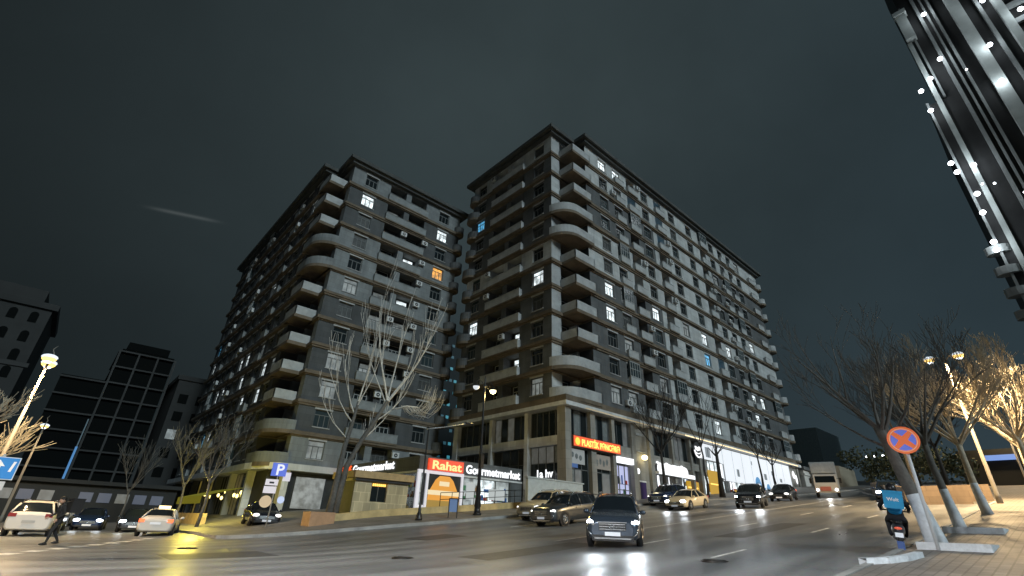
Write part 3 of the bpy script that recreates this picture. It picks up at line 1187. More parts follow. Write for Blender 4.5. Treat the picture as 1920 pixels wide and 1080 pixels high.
po.build('blue_balloon_sign', [M_BLUEP, M_WHITEL], B.root)

# red shop sign with orange lettering
sg = tag(empty('shop_sign', (x, y - .14, 0)), 'long red illuminated shop sign with orange letters above the corner shop', 'sign')
mb = MB()
mb.box(.42, 7.5, -.22, 0, 6.72, 7.72, 0)
mb.build('sign_box', [mat('dark_sign_box', (.08, .02, .01), .5)], sg)
mb = MB()
mb.box(.48, 7.44, -.235, -.221, 6.78, 7.66, 0)
mb.build('sign_face', [emis('red_sign_face_dim', (1.0, .10, .008), .95, True)], sg)
lettering('PLASTİK PƏNCƏRƏ', 'letters', M_ORANGE, sg, (1.55, -.26, 6.90), (1, 0), .78, 5.7, bold=.02)
mb = MB()
mb.ball((.98, -.27, 7.2), .34, .03, .34, 0)
mb.build('emblem', [emis('yellow_emblem', (1, .6, .05), 1.4)], sg)

# banners below the red sign
bn = tag(empty('window_banner', (x, y + .2, 0)), 'blue and white banner in the window under the red sign', 'banner')
mb = MB()
mb.box(.5, 2.6, 0, .04, 5.35, 6.6, 0)
mb.box(.5, 1.6, -.004, -.001, 5.0, 5.34, 1)
for i in range(3):
    mb.ball((.9 + i * .55, -.01, 6.1 - .1 * i), .2, .01, .24, 2)
mb.build('banner_cloth', [emis('pale_banner', (.55, .62, .62), .35), emis('blue_banner', (.02, .13, .45), .5), M_CURT], bn)
bn = tag(empty('window_banner', (x, y + .2, 0)), 'beige picture banner in the window left of the violet lit shop', 'banner')
mb = MB()
mb.box(4.0, 6.45, 0, .04, 5.2, 6.5, 0)
for i in range(4):
    mb.ball((4.4 + i * .5, -.01, 5.75 + .15 * (i % 2)), .16, .01, .3, 1)
mb.build('banner_cloth', [emis('beige_banner', (.50, .46, .38), .30), M_CURT], bn)
# white sign above the violet shop
sw = tag(empty('shop_sign', (x, y - .1, 0)), 'white lightbox sign above the violet lit shopfront', 'sign')
mb = MB()
mb.box(7.15, 9.75, -.15, .2, 6.05, 6.6, 0)
mb.build('light_box', [M_LEDB], sw)
lettering('Vivense', 'letters', mat('grey_letters', (.2, .2, .3), .5), sw, (7.5, -.155, 6.2), (1, 0), .36, 1.6) if False else None
# cursive white sign, unreadable glare: a looping line of tube
sc_ = tag(empty('shop_sign', (x, y - .05, 0)), 'glaring white cursive sign above the white shop with a bright canopy', 'sign')
mb = MB()
pts = []
for i in range(140):
    t = i / 139
    u = 14.0 + 6.1 * t + .28 * math.sin(t * 62)
    z = 6.32 + .34 * math.cos(t * 62) * (1.0 if (i // 12) % 3 else 1.35)
    pts.append((u, -.2, z))
mb.tube(pts, .13, 6, 0)
mb.build('letters', [M_WHITEL], sc_)
cn = tag(empty('shop_canopy', (x, y - .0, 0)), 'bright white canopy band over the shop with coloured display windows', 'canopy')
mb = MB()
mb.box(13.8, 21.2, -.5, .05, 5.62, 5.86, 0)
mb.box(13.8, 21.2, -.52, -.505, 5.60, 6.0, 1)
mb.build('canopy_panel', [M_WHITE, M_LEDB], cn)
# round sign
rs = tag(empty('round_sign', (x + 22.6, y - .45, 9.0)), 'round white hanging sign with dark strokes before the light panels', 'sign')
mb = MB()
mb.tube([(0, 0, 0), (0, -.12, 0)], .95, 24, 0)
mb.build('disc', [mat('dark_sign_disc', (.06, .06, .06), .5)], rs)
mb = MB()
mb.tube([(.82 * math.cos(t), -.15, .82 * math.sin(t)) for t in [math.pi * (1.02 + i / 16 * 1.0) for i in range(17)]], .10, 6)
mb.tube([(-.6 + .085 * i, -.15, .15 + .25 * math.cos(i * 1.9)) for i in range(15)], .07, 6)
mb.tube([(-.5 + .07 * i, -.15, -.32 - .1 * math.sin(i * .25)) for i in range(15)], .06, 6)
mb.build('strokes', [M_WHITEL], rs)
mb = MB()
mb.box(-.03, .03, .01, .45, -.03, .03)
mb.box(-.03, .03, .01, .45, .5, .56)
mb.build('bracket', [M_BLACK], rs)
# far end white sign mark
es = tag(empty('shop_sign', (x + 52.6, y - .3, 8.6)), 'small white lit mark on the far corner of the shops', 'sign')
mb = MB()
mb.ball((0, 0, .3), .5, .1, .6)
mb.ball((.9, 0, -.3), .35, .1, .7)
mb.build('mark', [M_WHITEL], es)
# white letters in the corner window of the W side
tv = tag(empty('window_sign', (x - .2, y, 0)), 'small white letters at the foot of the corner window', 'sign')
lettering('1a hv', 'letters', M_WHITEL, tv, (0, 3.75, 4.15), (0, -1), .95, 2.0, bold=.02)

# ---- base storey of the nearer block
wa = MB()
x, y = AX, AY
wa.box(x + 2.5, x + 18.9, y + .9, y + 43.3, -1.6, 4.15, 4)
wa.prism([(x + 1.2, y - .75), (x + 19.6, y - .75), (x + 19.6, y + 43.9), (x - .75, y + 43.9), (x - .75, y + 3.6), (x - .5, y + 2.0), (x + .2, y + .5)], 4.15, 4.74, 7)
for (a, b) in ((1.9, 2.5), (7.6, 8.2), (13.0, 13.6), (18.3, 18.9)):
    wa.box(x + a, x + b, y - .1, y + .9, -1.6, 4.148, 7)
wa.box(x + 2.5, x + 18.3, y + .1, y + .89, -1.6, .25, 7)
for i in range(7):
    b0 = 4.4 + i * 6.1
    wa.box(x + .0, x + .7, y + b0, y + b0 + .55, -1.6, 4.148, 7 if i < 2 else 1)
wa.box(x + .75, x + 2.5, y + 1.0, y + 43.2, -1.6, 4.148, 4)
wa.build('shop_storey_wall', wallmats(), A.root)
PSa, PWa = facade_fn('S', AX, AY), facade_fn('W', AX, AY)
M_POST = lit_glass('grey_window_poster', (.55, .6, .6), .30)
shopfront(A.root, PSa, 2.5, 7.6, .3, 4.1, 1, 1, M_DEEP, d=.3)
mb = MB()
mb.quad(PSa(3.3, .22, .9), PSa(6.2, .22, .9), PSa(6.2, .22, 3.7), PSa(3.3, .22, 3.7))
mb.quad(PSa(3.3, .225, .9), PSa(3.3, .3, .9), PSa(3.3, .3, 3.7), PSa(3.3, .225, 3.7))
mb.build('window_poster', [M_POST], A.root)
shopfront(A.root, PSa, 8.2, 13.0, .3, 4.1, 3, 1, M_GLASS, pane_mats=[M_DEEP])
shopfront(A.root, PSa, 13.6, 18.3, .3, 4.1, 3, 1, M_GLASS, pane_mats=[M_DIMI])
M_YI = lit_glass('yellow_shop_interior', (.85, .62, .10), .16)
for i in range(6):
    shopfront(A.root, PWa, 4.95 + i * 6.1, 10.5 + i * 6.1, -.5, 4.1, 5, 1, M_GLASS, d=.6, pane_mats=[M_YI, M_DIMW, M_DEEP])
# hanging warm lamps inside the arcade of the near block
mb = MB()
for i, (yy, zz) in enumerate(((6.2, 2.2), (7.4, 1.9), (8.6, 2.0), (12.2, 2.4), (13.3, 1.8), (15, 2.1), (18.4, 2.0), (21.5, 2.3), (25.2, 2.2))):
    mb.ball((x + .3, y + yy, zz), .14, .14, .2, 0, 8, 5)
mb.build('string_lamp', [emis('yellow_bulb', (1, .80, .25), 4.0)], A.root)

# ------------------------------------------------------------------ supermarket between the blocks
mkx, mky = 21.8, 35.2
mk_ = empty('supermarket', (0, 0, 0), 0, 'single storey glazed supermarket with white frames between the two blocks', 'shop')
w = MB()
w.box(mkx + .3, BX - .15, mky + .5, mky + 14.6, .4, 4.3, 4)
w.box(mkx - .1, BX - .15, mky - .1, mky + 14.9, 3.72, 3.86, 7)
w.box(mkx - .02, BX - .15, mky, mky + 14.8, 3.863, 5.0, 1)
w.box(mkx + .12, BX - .15, mky + .12, mky + .49, .4, 1.05, 1)
w.box(BX - 1.5, BX - .16, mky - .05, mky + .48, .4, 3.715, 1)
w.build('wall', wallmats(), mk_)
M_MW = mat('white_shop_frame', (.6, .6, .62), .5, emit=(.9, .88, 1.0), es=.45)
for (x0_, x1_, y0_, y1_, z0_, z1_) in ((mkx - .1, mkx + .2, mky - .12, mky + .06, .6, 3.7), (mkx + .75, mkx + .95, mky - .12, mky + .06, .6, 3.7), (mkx + 4.25, mkx + 4.45, mky - .12, mky + .06, .6, 3.7),
                                        (mkx - .1, mkx + 4.45, mky - .14, mky + .06, 3.704, 3.95), (mkx - .12, mkx + .06, mky + 4.2, mky + 4.4, .6, 3.7)):
    f = MB()
    f.box(x0_, x1_, y0_, y1_, z0_, z1_, 0)
    f.build('white_frame', [M_MW], mk_)
for (u0_, u1_) in ((.2, .7), (4.5, 9.8)):
    f = MB()
    f.box(mkx + u0_, mkx + u1_, mky - .03, mky - .005, 1.0, 1.35, 0)
    f.build('light_strip', [emis('shop_light_strip', (.95, .93, 1.0), .9)], mk_)
for (u0_, z0_, w_, h_) in ((4.9, 2.0, .9, 1.3), (5.5, 1.5, .5, .7), (7.4, 2.1, 1.9, .9)):
    f = MB()
    f.box(mkx + u0_, mkx + u0_ + w_, mky - .03, mky - .005, z0_, z0_ + h_, 0)
    f.build('window_poster', [emis('white_window_poster', (.75, .82, .82), .55)], mk_)
Pm = facade_fn('S', mkx, mky)
Pmw = facade_fn('W', mkx, mky)
M_MKT = lit_glass('supermarket_interior', (.70, .80, .80), .42)
shopfront(mk_, Pm, 4.5, 10.0, 1.05, 3.7, 3, 1, M_MKT, d=.0, pane_mats=[M_DIMI, M_LITW])
shopfront(mk_, Pm, .2, .75, .7, 3.7, 1, 2, M_MKT, d=.0)
shopfront(mk_, Pmw, .2, 4.2, .9, 3.7, 2, 1, M_MKT, d=.0, pane_mats=[M_DIMI])
shopfront(mk_, Pmw, 4.4, 14.6, .9, 3.7, 5, 1, M_DIMI, d=.0, pane_mats=[M_MKT])
p_ = MB()
p_.quad(Pm(.95, .02, 1.05), Pm(4.25, .02, 1.05), Pm(4.25, .02, 3.7), Pm(.95, .02, 3.7), 0)
p_.poly([Pm(1.0, .01, 1.1), Pm(4.2, .01, 1.1), Pm(4.1, .01, 2.3), Pm(3.5, .01, 3.3), Pm(3.1, .01, 3.62), Pm(2.1, .01, 3.62), Pm(1.7, .01, 3.3), Pm(1.1, .01, 2.3)], 1)
p_.quad(Pm(1.05, -.0, 2.15), Pm(4.15, -.0, 2.15), Pm(4.15, -.0, 2.5), Pm(1.05, -.0, 2.5), 2)
p_.quad(Pm(2.1, -.0, 2.85), Pm(3.1, -.0, 2.85), Pm(3.1, -.0, 3.2), Pm(2.1, -.0, 3.2), 2)
p_.quad(Pm(1.0, .0, 1.15), Pm(4.2, .0, 1.15), Pm(4.2, .0, 1.75), Pm(1.0, .0, 1.75), 3)
p_.build('orange_poster', [M_DEEP, emis('orange_poster_face', (1.0, .40, .01), .75, True), emis('cream_band', (1.0, .82, .48), .85), emis('olive_band', (.62, .36, .01), .5)], mk_)
M_REDL = emis('red_letter_box', (1.0, .07, .01), .9)
M_ORL = emis('orange_white_letters', (1.0, .62, .22), 1.5)
s1 = tag(empty('market_sign', (mkx, mky - .15, 0)), 'large white Rahat Gourmetmarket lettering with red box, facing the avenue', 'sign')
mb = MB()
mb.box(.75, 4.25, -.12, .1, 3.98, 4.86, 0)
mb.build('red_box', [M_REDL], s1)
lettering('Rahat', 'letters', M_ORL, s1, (1.0, -.16, 4.08), (1, 0), .92, 2.95, bold=.02)
lettering('Gourmetmarket', 'letters', M_WHITEL, s1, (4.55, -.06, 4.05), (1, 0), .95, 6.4, bold=.03)
s2 = tag(empty('market_sign', (mkx - .1, mky, 0)), 'side Rahat Gourmetmarket lettering above the stone kiosk', 'sign')
mb = MB()
lettering('Rahat', 'letters', emis('red_letters', (1.0, .10, .01), 1.3), s2, (0, 14.9, 4.45), (0, -1), .85, 2.6, bold=.02)
lettering('Gourmetmarket', 'letters', M_WHITEL, s2, (0, 11.9, 4.2), (0, -1), .95, 8.0, bold=.03)

# stone kiosk in front
ks = empty('kiosk', (0, 0, 0), 0, 'small stone clad kiosk with a flat roof and a dark window beside the bare tree', 'kiosk')
M_TILE = mat('tan_tiles', (.44, .38, .24), .5, var=.25, scale=1.2, brick=(.62, .62, 'wall', 1.35))
M_TILED = mat('dark_tiles', (.035, .035, .035), .6, var=.3)
kx, ky = 16.0, 34.0
mb = MB()
mb.box(kx + .04, kx + 4.3, ky + .30, ky + 3.2, -.4, 2.78, 0)
mb.box(kx, kx + 1.3, ky, ky + .29, -.4, 2.6, 0)
mb.box(kx + 2.56, kx + 4.3, ky, ky + .29, -.4, 2.6, 0)
mb.box(kx + 1.302, kx + 2.558, ky + .002, ky + .288, -.4, 1.3, 0)
mb.box(kx + 1.302, kx + 2.558, ky + .002, ky + .288, 2.55, 2.6, 0)
mb.box(kx - .02, kx + .035, ky + .01, ky + 3.21, -.4, 2.6, 1)
mb.build('wall', [M_TILE, M_TILED], ks)
mb = MB()
mb.box(kx - .25, kx + 4.55, ky - .35, ky + 3.4, 2.78, 3.25, 0)
mb.box(kx - .1, kx + 4.4, ky - .2, ky + .28, 2.605, 2.775, 1)
mb.build('roof', [mat('tan_fascia', (.42, .30, .15), .6, var=.2), M_TILED], ks)
wi = MB()
wi.box(kx + 1.32, kx + 2.54, ky + .18, ky + .2, 1.31, 2.54, 0)
wi.box(kx + 1.90, kx + 1.95, ky + .16, ky + .178, 1.31, 2.3, 1)
wi.build('window', [M_GLASS, M_FRAME], ks)
lt = MB()
for i in range(7):
    lt.box(kx + 1.42 + i * .155, kx + 1.54 + i * .155, ky + .10, ky + .13, 2.33, 2.5, 0)
lt.build('lit_lettering', [M_ORANGE], ks)

# low stone retaining wall along the pavement, with an end pier
rwl = tag(MB().build('temp', [M_BASE]), None) if False else None
mb = MB()
M_OCHRE = mat('ochre_plaster', (.52, .40, .19), .65, var=.3, scale=1.2)
M_SALMON = mat('orange_stone', (.42, .25, .14), .6, var=.15)
X = frange(13.6, 29.5, .6)
for a, b in zip(X, X[1:]):
    ya = 31.6 - (a - 14.2) * .10
    yb = 31.6 - (b - 14.2) * .10
    za, zb = g(a, ya), g(b, yb)
    for (pa, pb, h0, h1) in ((ya, yb, -.2, .55),):
        mb.quad((a, pa, za + h0), (b, pb, zb + h0), (b, pb, zb + h1), (a, pa, za + h1))
        mb.quad((a, pa, za + h1), (b, pb, zb + h1), (b, pb + .4, zb + h1), (a, pa + .4, za + h1))
        mb.quad((b, pb + .4, zb + h0), (a, pa + .4, za + h0), (a, pa + .4, za + h1), (b, pb + .4, zb + h1))
rw = empty('retaining_wall', (0, 0, 0), 0, 'low ochre retaining wall rising along the pavement in front of the kiosk', 'wall')
mb.build('wall_body', [M_OCHRE], rw)
mb = MB()
mb.box(12.0, 13.5, 30.6, 31.8, g(12.0, 31) - .2, g(12.5, 31) + .85, 0)
mb.build('end_pier', [M_SALMON], rw)
rl = empty('railing', (0, 0, 0), 0, 'thin dark railing on the wall before the supermarket', 'railing')
for i in range(9):
    mb = MB()
    xx = 21.3 + i * .95
    yy = 31.0 - (xx - 14.2) * .10 + .8
    zz = g(xx, yy) + .5
    mb.tube([(xx, yy, zz), (xx, yy, zz + .95)], .025, 6)
    mb.build('post', [M_BLACK], rl)
mb = MB()
for h in (.5, .95):
    mb.tube([(21.3, 31.0 - 7.1 * .1 + .8, g(21.3, 31) + .5 + h), (28.9, 31.0 - 14.7 * .1 + .8, g(28.9, 30) + .5 + h)], .022, 6)
mb.build('rail', [M_BLACK], rl)

# white ramp wall before the long block, with railing
wwl = empty('ramp_wall', (0, 0, 0), 0, 'plain white wall below the corner window, behind the beige car', 'wall')
mb = MB()
mb.box(27.4, 33.9, 28.35, 28.6, .6, 3.5, 0)
mb.box(27.3, 34.0, 28.28, 28.66, 3.503, 3.6, 0)
mb.build('wall_body', [mat('white_render', (.42, .47, .48), .7, var=.15)], wwl)
rl = empty('railing', (0, 0, 0), 0, 'dark pipe railing at the right end of the white ramp wall', 'railing')
for i in range(5):
    mb = MB()
    mb.tube([(31.5 + i * 1.0, 27.7, 1.2), (31.5 + i * 1.0, 27.7, 2.75)], .03, 6)
    mb.build('post', [M_BLACK], rl)
mb = MB()
for z in (2.25, 2.75):
    mb.tube([(31.5, 27.7, z), (35.5, 27.7, z + .02)], .03, 6)
mb.build('rail', [M_BLACK], rl)

# steps at the corner of the nearer block
stp = MB()
for i in range(4):
    stp.box(13.2 - i * .0 + i * .35, 20, 47.6 + i * .5, 50.4, -.75 + i * .19, -.75 + i * .19 + .187, 0)
tag(stp.build('steps', [M_BASEW]), 'pale stone steps at the foot of the nearer apartment block', 'steps')

# ------------------------------------------------------------------ street lamps
M_POLE = mat('lamp_post_black', (.015, .016, .018), .4)
M_POLEL = mat('lamp_post_pale', (.20, .185, .16), .5)


def ornate_lamp(x, y):
    z = g(x, y) + .13
    r = empty('street_lamp', (x, y, z), 0, 'tall black twin-globe lamp post with only its right globe glowing yellow', 'street lamp')
    p = MB()
    p.tube([(0, 0, 0), (0, 0, .12), (0, 0, .13), (0, 0, .5), (0, 0, .55), (0, 0, 1.3), (0, 0, 1.35), (0, 0, 2.2), (0, 0, 2.25), (0, 0, 9.4), (0, 0, 9.7)],
           [.30, .30, .23, .20, .24, .15, .18, .10, .12, .055, .02], 12)
    p.build('pole', [M_POLE], r)
    p = MB()
    p.box(-.14, .14, -.24, -.10, 3.0, 3.9, 0)
    p.build('control_box', [M_POLE], r)
    for s in (-1, 1):
        a = MB()
        a.tube([(0, 0, 8.7), (s * .25, 0, 9.15), (s * .55, 0, 9.3), (s * .80, 0, 9.1), (s * .82, 0, 8.85)], .03, 6)
        a.tube([(0, 0, 9.0), (s * .3, 0, 8.75), (s * .5, 0, 8.95), (s * .35, 0, 9.1)], .022, 6)
        a.build('arm', [M_POLE], r)
        hd = MB()
        hd.ball((s * .82, 0, 8.72), .26, .26, .16, 0, 14, 5, 0, 1)
        o = hd.build('lamp_head', [M_POLE], r)
        gl = MB()
        gl.ball((s * .82, 0, 8.71), .25, .25, .26, 0, 14, 6, -1, 0)
        gl.build('globe', [emis('globe_on', (1.0, .88, .50), 5.0) if s > 0 else emis('globe_half', (.8, .85, .9), .9)], o)
        if s > 0:
            point_light('globe_light', r, (s * .82, -.1, 8.35), 650, (1.0, .74, .26), .25)
    return r


ornate_lamp(22.3, 28.0)

# single-arm lamp further left, unlit
z = g(17.6, 27.8) + .13
r = empty('street_lamp', (17.6, 27.8, z), 0, 'unlit black lamp post with a long arm reaching right, left of the litter bin', 'street lamp')
p = MB()
p.tube([(0, 0, 0), (0, 0, .1), (0, 0, .4), (0, 0, .45), (0, 0, 1.2), (0, 0, 5.6)], [.22, .22, .14, .10, .07, .04], 10)
p.build('pole', [M_POLE], r)
p = MB()
p.tube([(-.1, 0, 5.45), (1.2, 0, 5.75), (3.0, 0, 6.25)], [.045, .04, .035], 8)
p.build('arm', [M_GREY], r)
p = MB()
p.ball((3.35, 0, 6.32), .42, .15, .09)
p.build('lamp_head', [M_POLE], r)


def down_light(name, parent, loc, power, col, rad=.2, size=164):
    l = bpy.data.lights.new(name, 'SPOT')
    l.energy = power
    l.color = col
    l.shadow_soft_size = rad
    l.spot_size = R_(size)
    l.spot_blend = .35
    o = bpy.data.objects.new(name, l)
    COL.objects.link(o)
    o.parent = parent
    o.location = loc
    return o


def road_lamp(x, y, h, label, power, col=(1.0, .72, .38), on=True, tilt=1, heads=2):
    z = g(x, y) + .13
    r = empty('street_lamp', (x, y, z), 0, label, 'street lamp', 'pale street lamps with two heads')
    p = MB()
    p.tube([(0, 0, 0), (0, 0, .5), (0, 0, .55), (0, 0, h)], [.16, .14, .11, .06], 10)
    p.tube([(0, 0, h), (.08, .0, h + .35), (-.05, 0, h + .6), (.08, 0, h + .85)], [.03, .03, .025, .012], 6)
    p.build('pole', [M_POLEL], r)
    for s in ((-1, 1) if heads == 2 else (1,)):
        a = MB()
        a.tube([(0, 0, h - .3), (0, s * .35 * tilt, h + .05), (0, s * .6 * tilt, h + .05)], .03, 6)
        a.build('arm', [M_POLEL], r)
        hd = MB()
        hd.ball((0, s * .75 * tilt, h), .36, .30, .17, 0, 12, 6)
        o_ = hd.build('lamp_head', [emis('lamp_head_glow', (.80, .90, 1.0), 1.2)], r)
        rg_ = MB()
        rg_.ball((0, s * .75 * tilt, h - .06), .32, .29, .22, 0, 14, 6, -1, .1)
        rg_.build('amber_halo', [emis('amber_halo_glow', (1.0, .62, .16), 2.6)], o_)  # added glowing bowl, gives the lamp's amber halo a solid shape
        rg_ = MB()
        rg_.ball((0, s * .75 * tilt, h - .13), .22, .20, .20, 0, 12, 6)
        rg_.build('lamp_lens', [emis('lamp_lens_glow', (.85, .93, 1.0), 6.0)], o_)
        if on:
            down_light('lamp_light', r, (0, s * .75 * tilt, h - .30), power, col, .2)
    return r


WARM = (1.0, .70, .36)
road_lamp(41.8, 3.6 - .3, 9.0, 'pale double-headed street lamp glowing behind the no-stopping sign', 16000, WARM)
road_lamp(82.9, 3.6, 9.0, 'farther glowing street lamp just right of the lit bare trees', 7000, WARM, heads=1)
road_lamp(118.9, 5.0, 9.0, 'farthest glowing street lamp at the right end of the avenue', 500, WARM, heads=1)
road_lamp(-2.1, 36.4, 8.6, 'tall glowing street lamp at the far left above the white car', 5200, WARM)
road_lamp(-1.9, 64.5, 8.4, 'smaller glowing street lamp far left, beyond the lit tree', 3500, WARM, heads=1)
# added lamps out of view, brightening the road, pavement and left foreground
road_lamp(-3.5, 2.6, 9.0, 'added unseen street lamp beside the viewer, brightening road and pavement', 14000, (.92, .96, 1.0))
road_lamp(-14.0, 8.0, 9.0, 'added unseen street lamp behind the viewer, brightening the left foreground', 20000, (1.0, .80, .56))

# ------------------------------------------------------------------ signs and street furniture
def post_sign(x, y, label, rz, parts):
    z = g(x, y) + .13
    return empty('road_sign', (x, y, z), rz, label, 'sign')


CAMDIR = math.atan2(0 - 3.0, 0 - 17.8)
ns = empty('road_sign', (17.6, 2.9, g(17.6, 2.9) + .14), math.atan2(-2.9, -17.6) + math.pi / 2, 'round blue no-stopping sign with orange-red rim and cross on a pale post', 'sign')
mb = MB()
mb.tube([(0, 0, 0), (0, 0, 3.02)], .045, 10)
mb.build('post', [mat('pale_sign_post', (.62, .64, .66), .4)], ns)
dz = 2.74
mb = MB()
mb.tube([(0, -.06, dz), (0, -.08, dz)], .37, 32)
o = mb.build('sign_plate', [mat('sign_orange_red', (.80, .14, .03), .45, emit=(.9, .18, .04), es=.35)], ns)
mb = MB()
for q in range(4):
    a0 = math.radians(q * 90 + 11)
    a1 = math.radians(q * 90 + 79)
    pts = [(.075 * math.sqrt(2) * math.cos(math.radians(q * 90 + 45)), -.084, dz + .075 * math.sqrt(2) * math.sin(math.radians(q * 90 + 45)))]
    for i in range(9):
        t = a0 + (a1 - a0) * i / 8
        pts.append((.285 * math.cos(t), -.084, dz + .285 * math.sin(t)))
    rot = math.radians(45 - 45)
    mb.poly(pts, 0)
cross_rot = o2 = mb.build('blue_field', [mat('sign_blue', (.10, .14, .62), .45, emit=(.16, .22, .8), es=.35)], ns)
# turn the field so that the bars run diagonally
for v in o2.data.vertices:
    cx_, cz_ = v.co.x, v.co.z - dz
    c, s = math.cos(R_(45)), math.sin(R_(45))
    v.co.x, v.co.z = cx_ * c - cz_ * s, dz + cx_ * s + cz_ * c
mb = MB()
for i in range(32):
    t0, t1 = 2 * math.pi * i / 32, 2 * math.pi * (i + 1) / 32
    mb.quad((.315 * math.cos(t0), -.0835, dz + .315 * math.sin(t0)), (.315 * math.cos(t1), -.0835, dz + .315 * math.sin(t1)),
            (.30 * math.cos(t1), -.0835, dz + .30 * math.sin(t1)), (.30 * math.cos(t0), -.0835, dz + .30 * math.sin(t0)))
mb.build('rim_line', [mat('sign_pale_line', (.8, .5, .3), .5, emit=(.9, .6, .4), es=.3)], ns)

# parking sign with plates by the side street
ps = empty('road_sign', (10.3, 32.6, g(10.3, 32.6) + .14), math.atan2(-32.6, -10.3) + math.pi / 2, 'blue parking sign with white plates below it on the left corner pavement', 'sign')
mb = MB()
mb.tube([(0, 0, 0), (0, 0, 3.6)], .035, 8)
mb.build('post', [mat('grey_post', (.40, .38, .34), .5)], ps)
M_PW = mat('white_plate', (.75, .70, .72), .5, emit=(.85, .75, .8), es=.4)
mb = MB()
mb.box(-.42, .42, -.06, -.04, 2.85, 3.6)
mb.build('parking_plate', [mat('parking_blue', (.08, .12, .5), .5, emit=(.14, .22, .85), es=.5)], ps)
lettering('P', 'letter', emis('white_letter_p', (.9, .92, 1.0), .9), ps, (-.18, -.065, 2.93), (1, 0), .85, .42, bold=.02, depth=.002)
for (a, b, c, d) in ((-.60, .10, 2.32, 2.66), (-.62, .08, 1.88, 2.26)):
    mb = MB()
    mb.box(a, b, -.06, -.04, c, d, 0)
    if c > 2.3:
        mb.box(-.38, -.12, -.064, -.061, 2.42, 2.52, 1)
    mb.build('plate', [M_PW, M_BLACK], ps)
mb = MB()
mb.box(.30, .72, .05, .07, 2.6, 3.1, 0)
mb.build('rear_plate', [M_PW], ps)
mb = MB()
mb.tube([(-.35, -.05, 1.42), (-.35, -.07, 1.42)], .33, 20)
mb.build('round_plate', [mat('peach_plate', (.6, .45, .28), .5, emit=(.8, .58, .36), es=.35)], ps)
mb = MB()
mb.tube([(.46, -.05, 1.55), (.46, -.07, 1.55)], .20, 16)
mb.build('round_plate', [mat('blue_white_plate', (.5, .55, .75), .5, emit=(.6, .7, 1.0), es=.5)], ps)

# direction signs, left edge
ds = empty('road_sign', (-1.5, 27.0, g(-1.5, 27.0)), math.atan2(-27.0, 1.5) + math.pi / 2, 'blue one-way arrow sign with plates beneath at the left edge', 'sign')
mb = MB()
mb.tube([(0, 0, 0), (0, 0, 3.1)], .05, 8)
mb.build('post', [mat('grey_white_post', (.55, .56, .56), .4)], ds)
mb = MB()
mb.box(-.55, .48, -.07, -.05, 2.25, 2.98, 0)
mb.box(-.58, .51, -.05, -.045, 2.22, 3.01, 1)
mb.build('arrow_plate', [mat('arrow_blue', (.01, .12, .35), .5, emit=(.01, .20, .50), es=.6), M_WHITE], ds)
mb = MB()
mb.poly([(-.13, -.075, 2.35), (.03, -.075, 2.35), (.03, -.075, 2.68), (.14, -.075, 2.68), (-.05, -.075, 2.90), (-.24, -.075, 2.68), (-.13, -.075, 2.68)], 0)
mb.poly([(.28, -.075, 2.5), (.36, -.075, 2.5), (.42, -.075, 2.86), (.34, -.075, 2.86)], 0)
mb.build('arrow', [mat('arrow_white', (.7, .68, .66), .5, emit=(.8, .78, .76), es=.35)], ds)
mb = MB()
mb.box(-.40, .36, -.07, -.05, 1.86, 2.16, 0)
mb.box(-.2, .14, -.075, -.071, 1.96, 2.06, 1)
mb.build('plate', [mat('grey_plate', (.4, .4, .4), .5, emit=(.5, .5, .5), es=.25), M_BLACK], ds)
mb = MB()
mb.box(-.55, .25, -.07, -.05, 1.1, 1.8, 0)
mb.box(-.5, .2, -.075, -.071, 1.35, 1.45, 1)
mb.box(-.5, .1, -.075, -.071, 1.55, 1.62, 1)
mb.build('plate', [mat('teal_plate', (.02, .25, .28), .5, emit=(.02, .42, .48), es=.5), M_WHITE], ds)

# litter bin / info stand beside the ornate lamp
lb = empty('litter_bin', (19.9, 27.5, g(19.9, 27.5) + .14), -.6, 'small blue-panelled litter bin on two dark posts between the lamp posts', 'litter bin')
for s in (-1, 1):
    mb = MB()
    mb.box(s * .27 - .03, s * .27 + .03, -.05, .05, 0, 1.15)
    mb.build('post', [M_BLACK], lb)
mb = MB()
mb.box(-.24, .24, -.09, .09, .35, 1.10, 0)
mb.build('bin_body', [mat('blue_bin', (.10, .16, .30), .4, emit=(.20, .30, .52), es=.3)], lb)
mb = MB()
mb.box(-.24, .24, -.12, .12, 1.103, 1.16, 0)
mb.build('lid', [M_BLACK], lb)

# ------------------------------------------------------------------ cars
SEDAN = [(2.30, .66, .32, .52, .58, .58), (2.24, .80, .25, .60, .68, .68), (1.95, .87, .20, .70, .79, .74), (1.35, .90, .19, .79, .89, .76),
         (.98, .90, .19, .85, .96, .74), (.60, .90, .19, .87, 1.18, .66), (.22, .90, .19, .88, 1.37, .60), (-.35, .90, .19, .89, 1.44, .58), (-.95, .90, .19, .90, 1.38, .58),
         (-1.32, .90, .2, .90, 1.22, .63), (-1.68, .89, .22, .90, 1.06, .68), (-2.12, .86, .25, .87, 1.01, .67), (-2.26, .82, .28, .80, .95, .64), (-2.32, .74, .34, .7, .8, .58)]
SUV = [(2.36, .70, .36, .70, .78, .62), (2.29, .85, .30, .82, .92, .74), (2.0, .92, .26, .92, 1.02, .80), (1.35, .94, .25, .98, 1.09, .80),
       (1.02, .94, .25, 1.01, 1.14, .78), (.68, .94, .25, 1.03, 1.38, .70), (.34, .94, .25, 1.04, 1.58, .65), (-.3, .94, .25, 1.05, 1.67, .63), (-1.3, .94, .25, 1.06, 1.65, .63),
       (-1.85, .93, .27, 1.06, 1.56, .64), (-2.12, .91, .29, 1.06, 1.34, .70), (-2.28, .89, .31, 1.05, 1.12, .77), (-2.36, .82, .36, .9, .97, .72)]


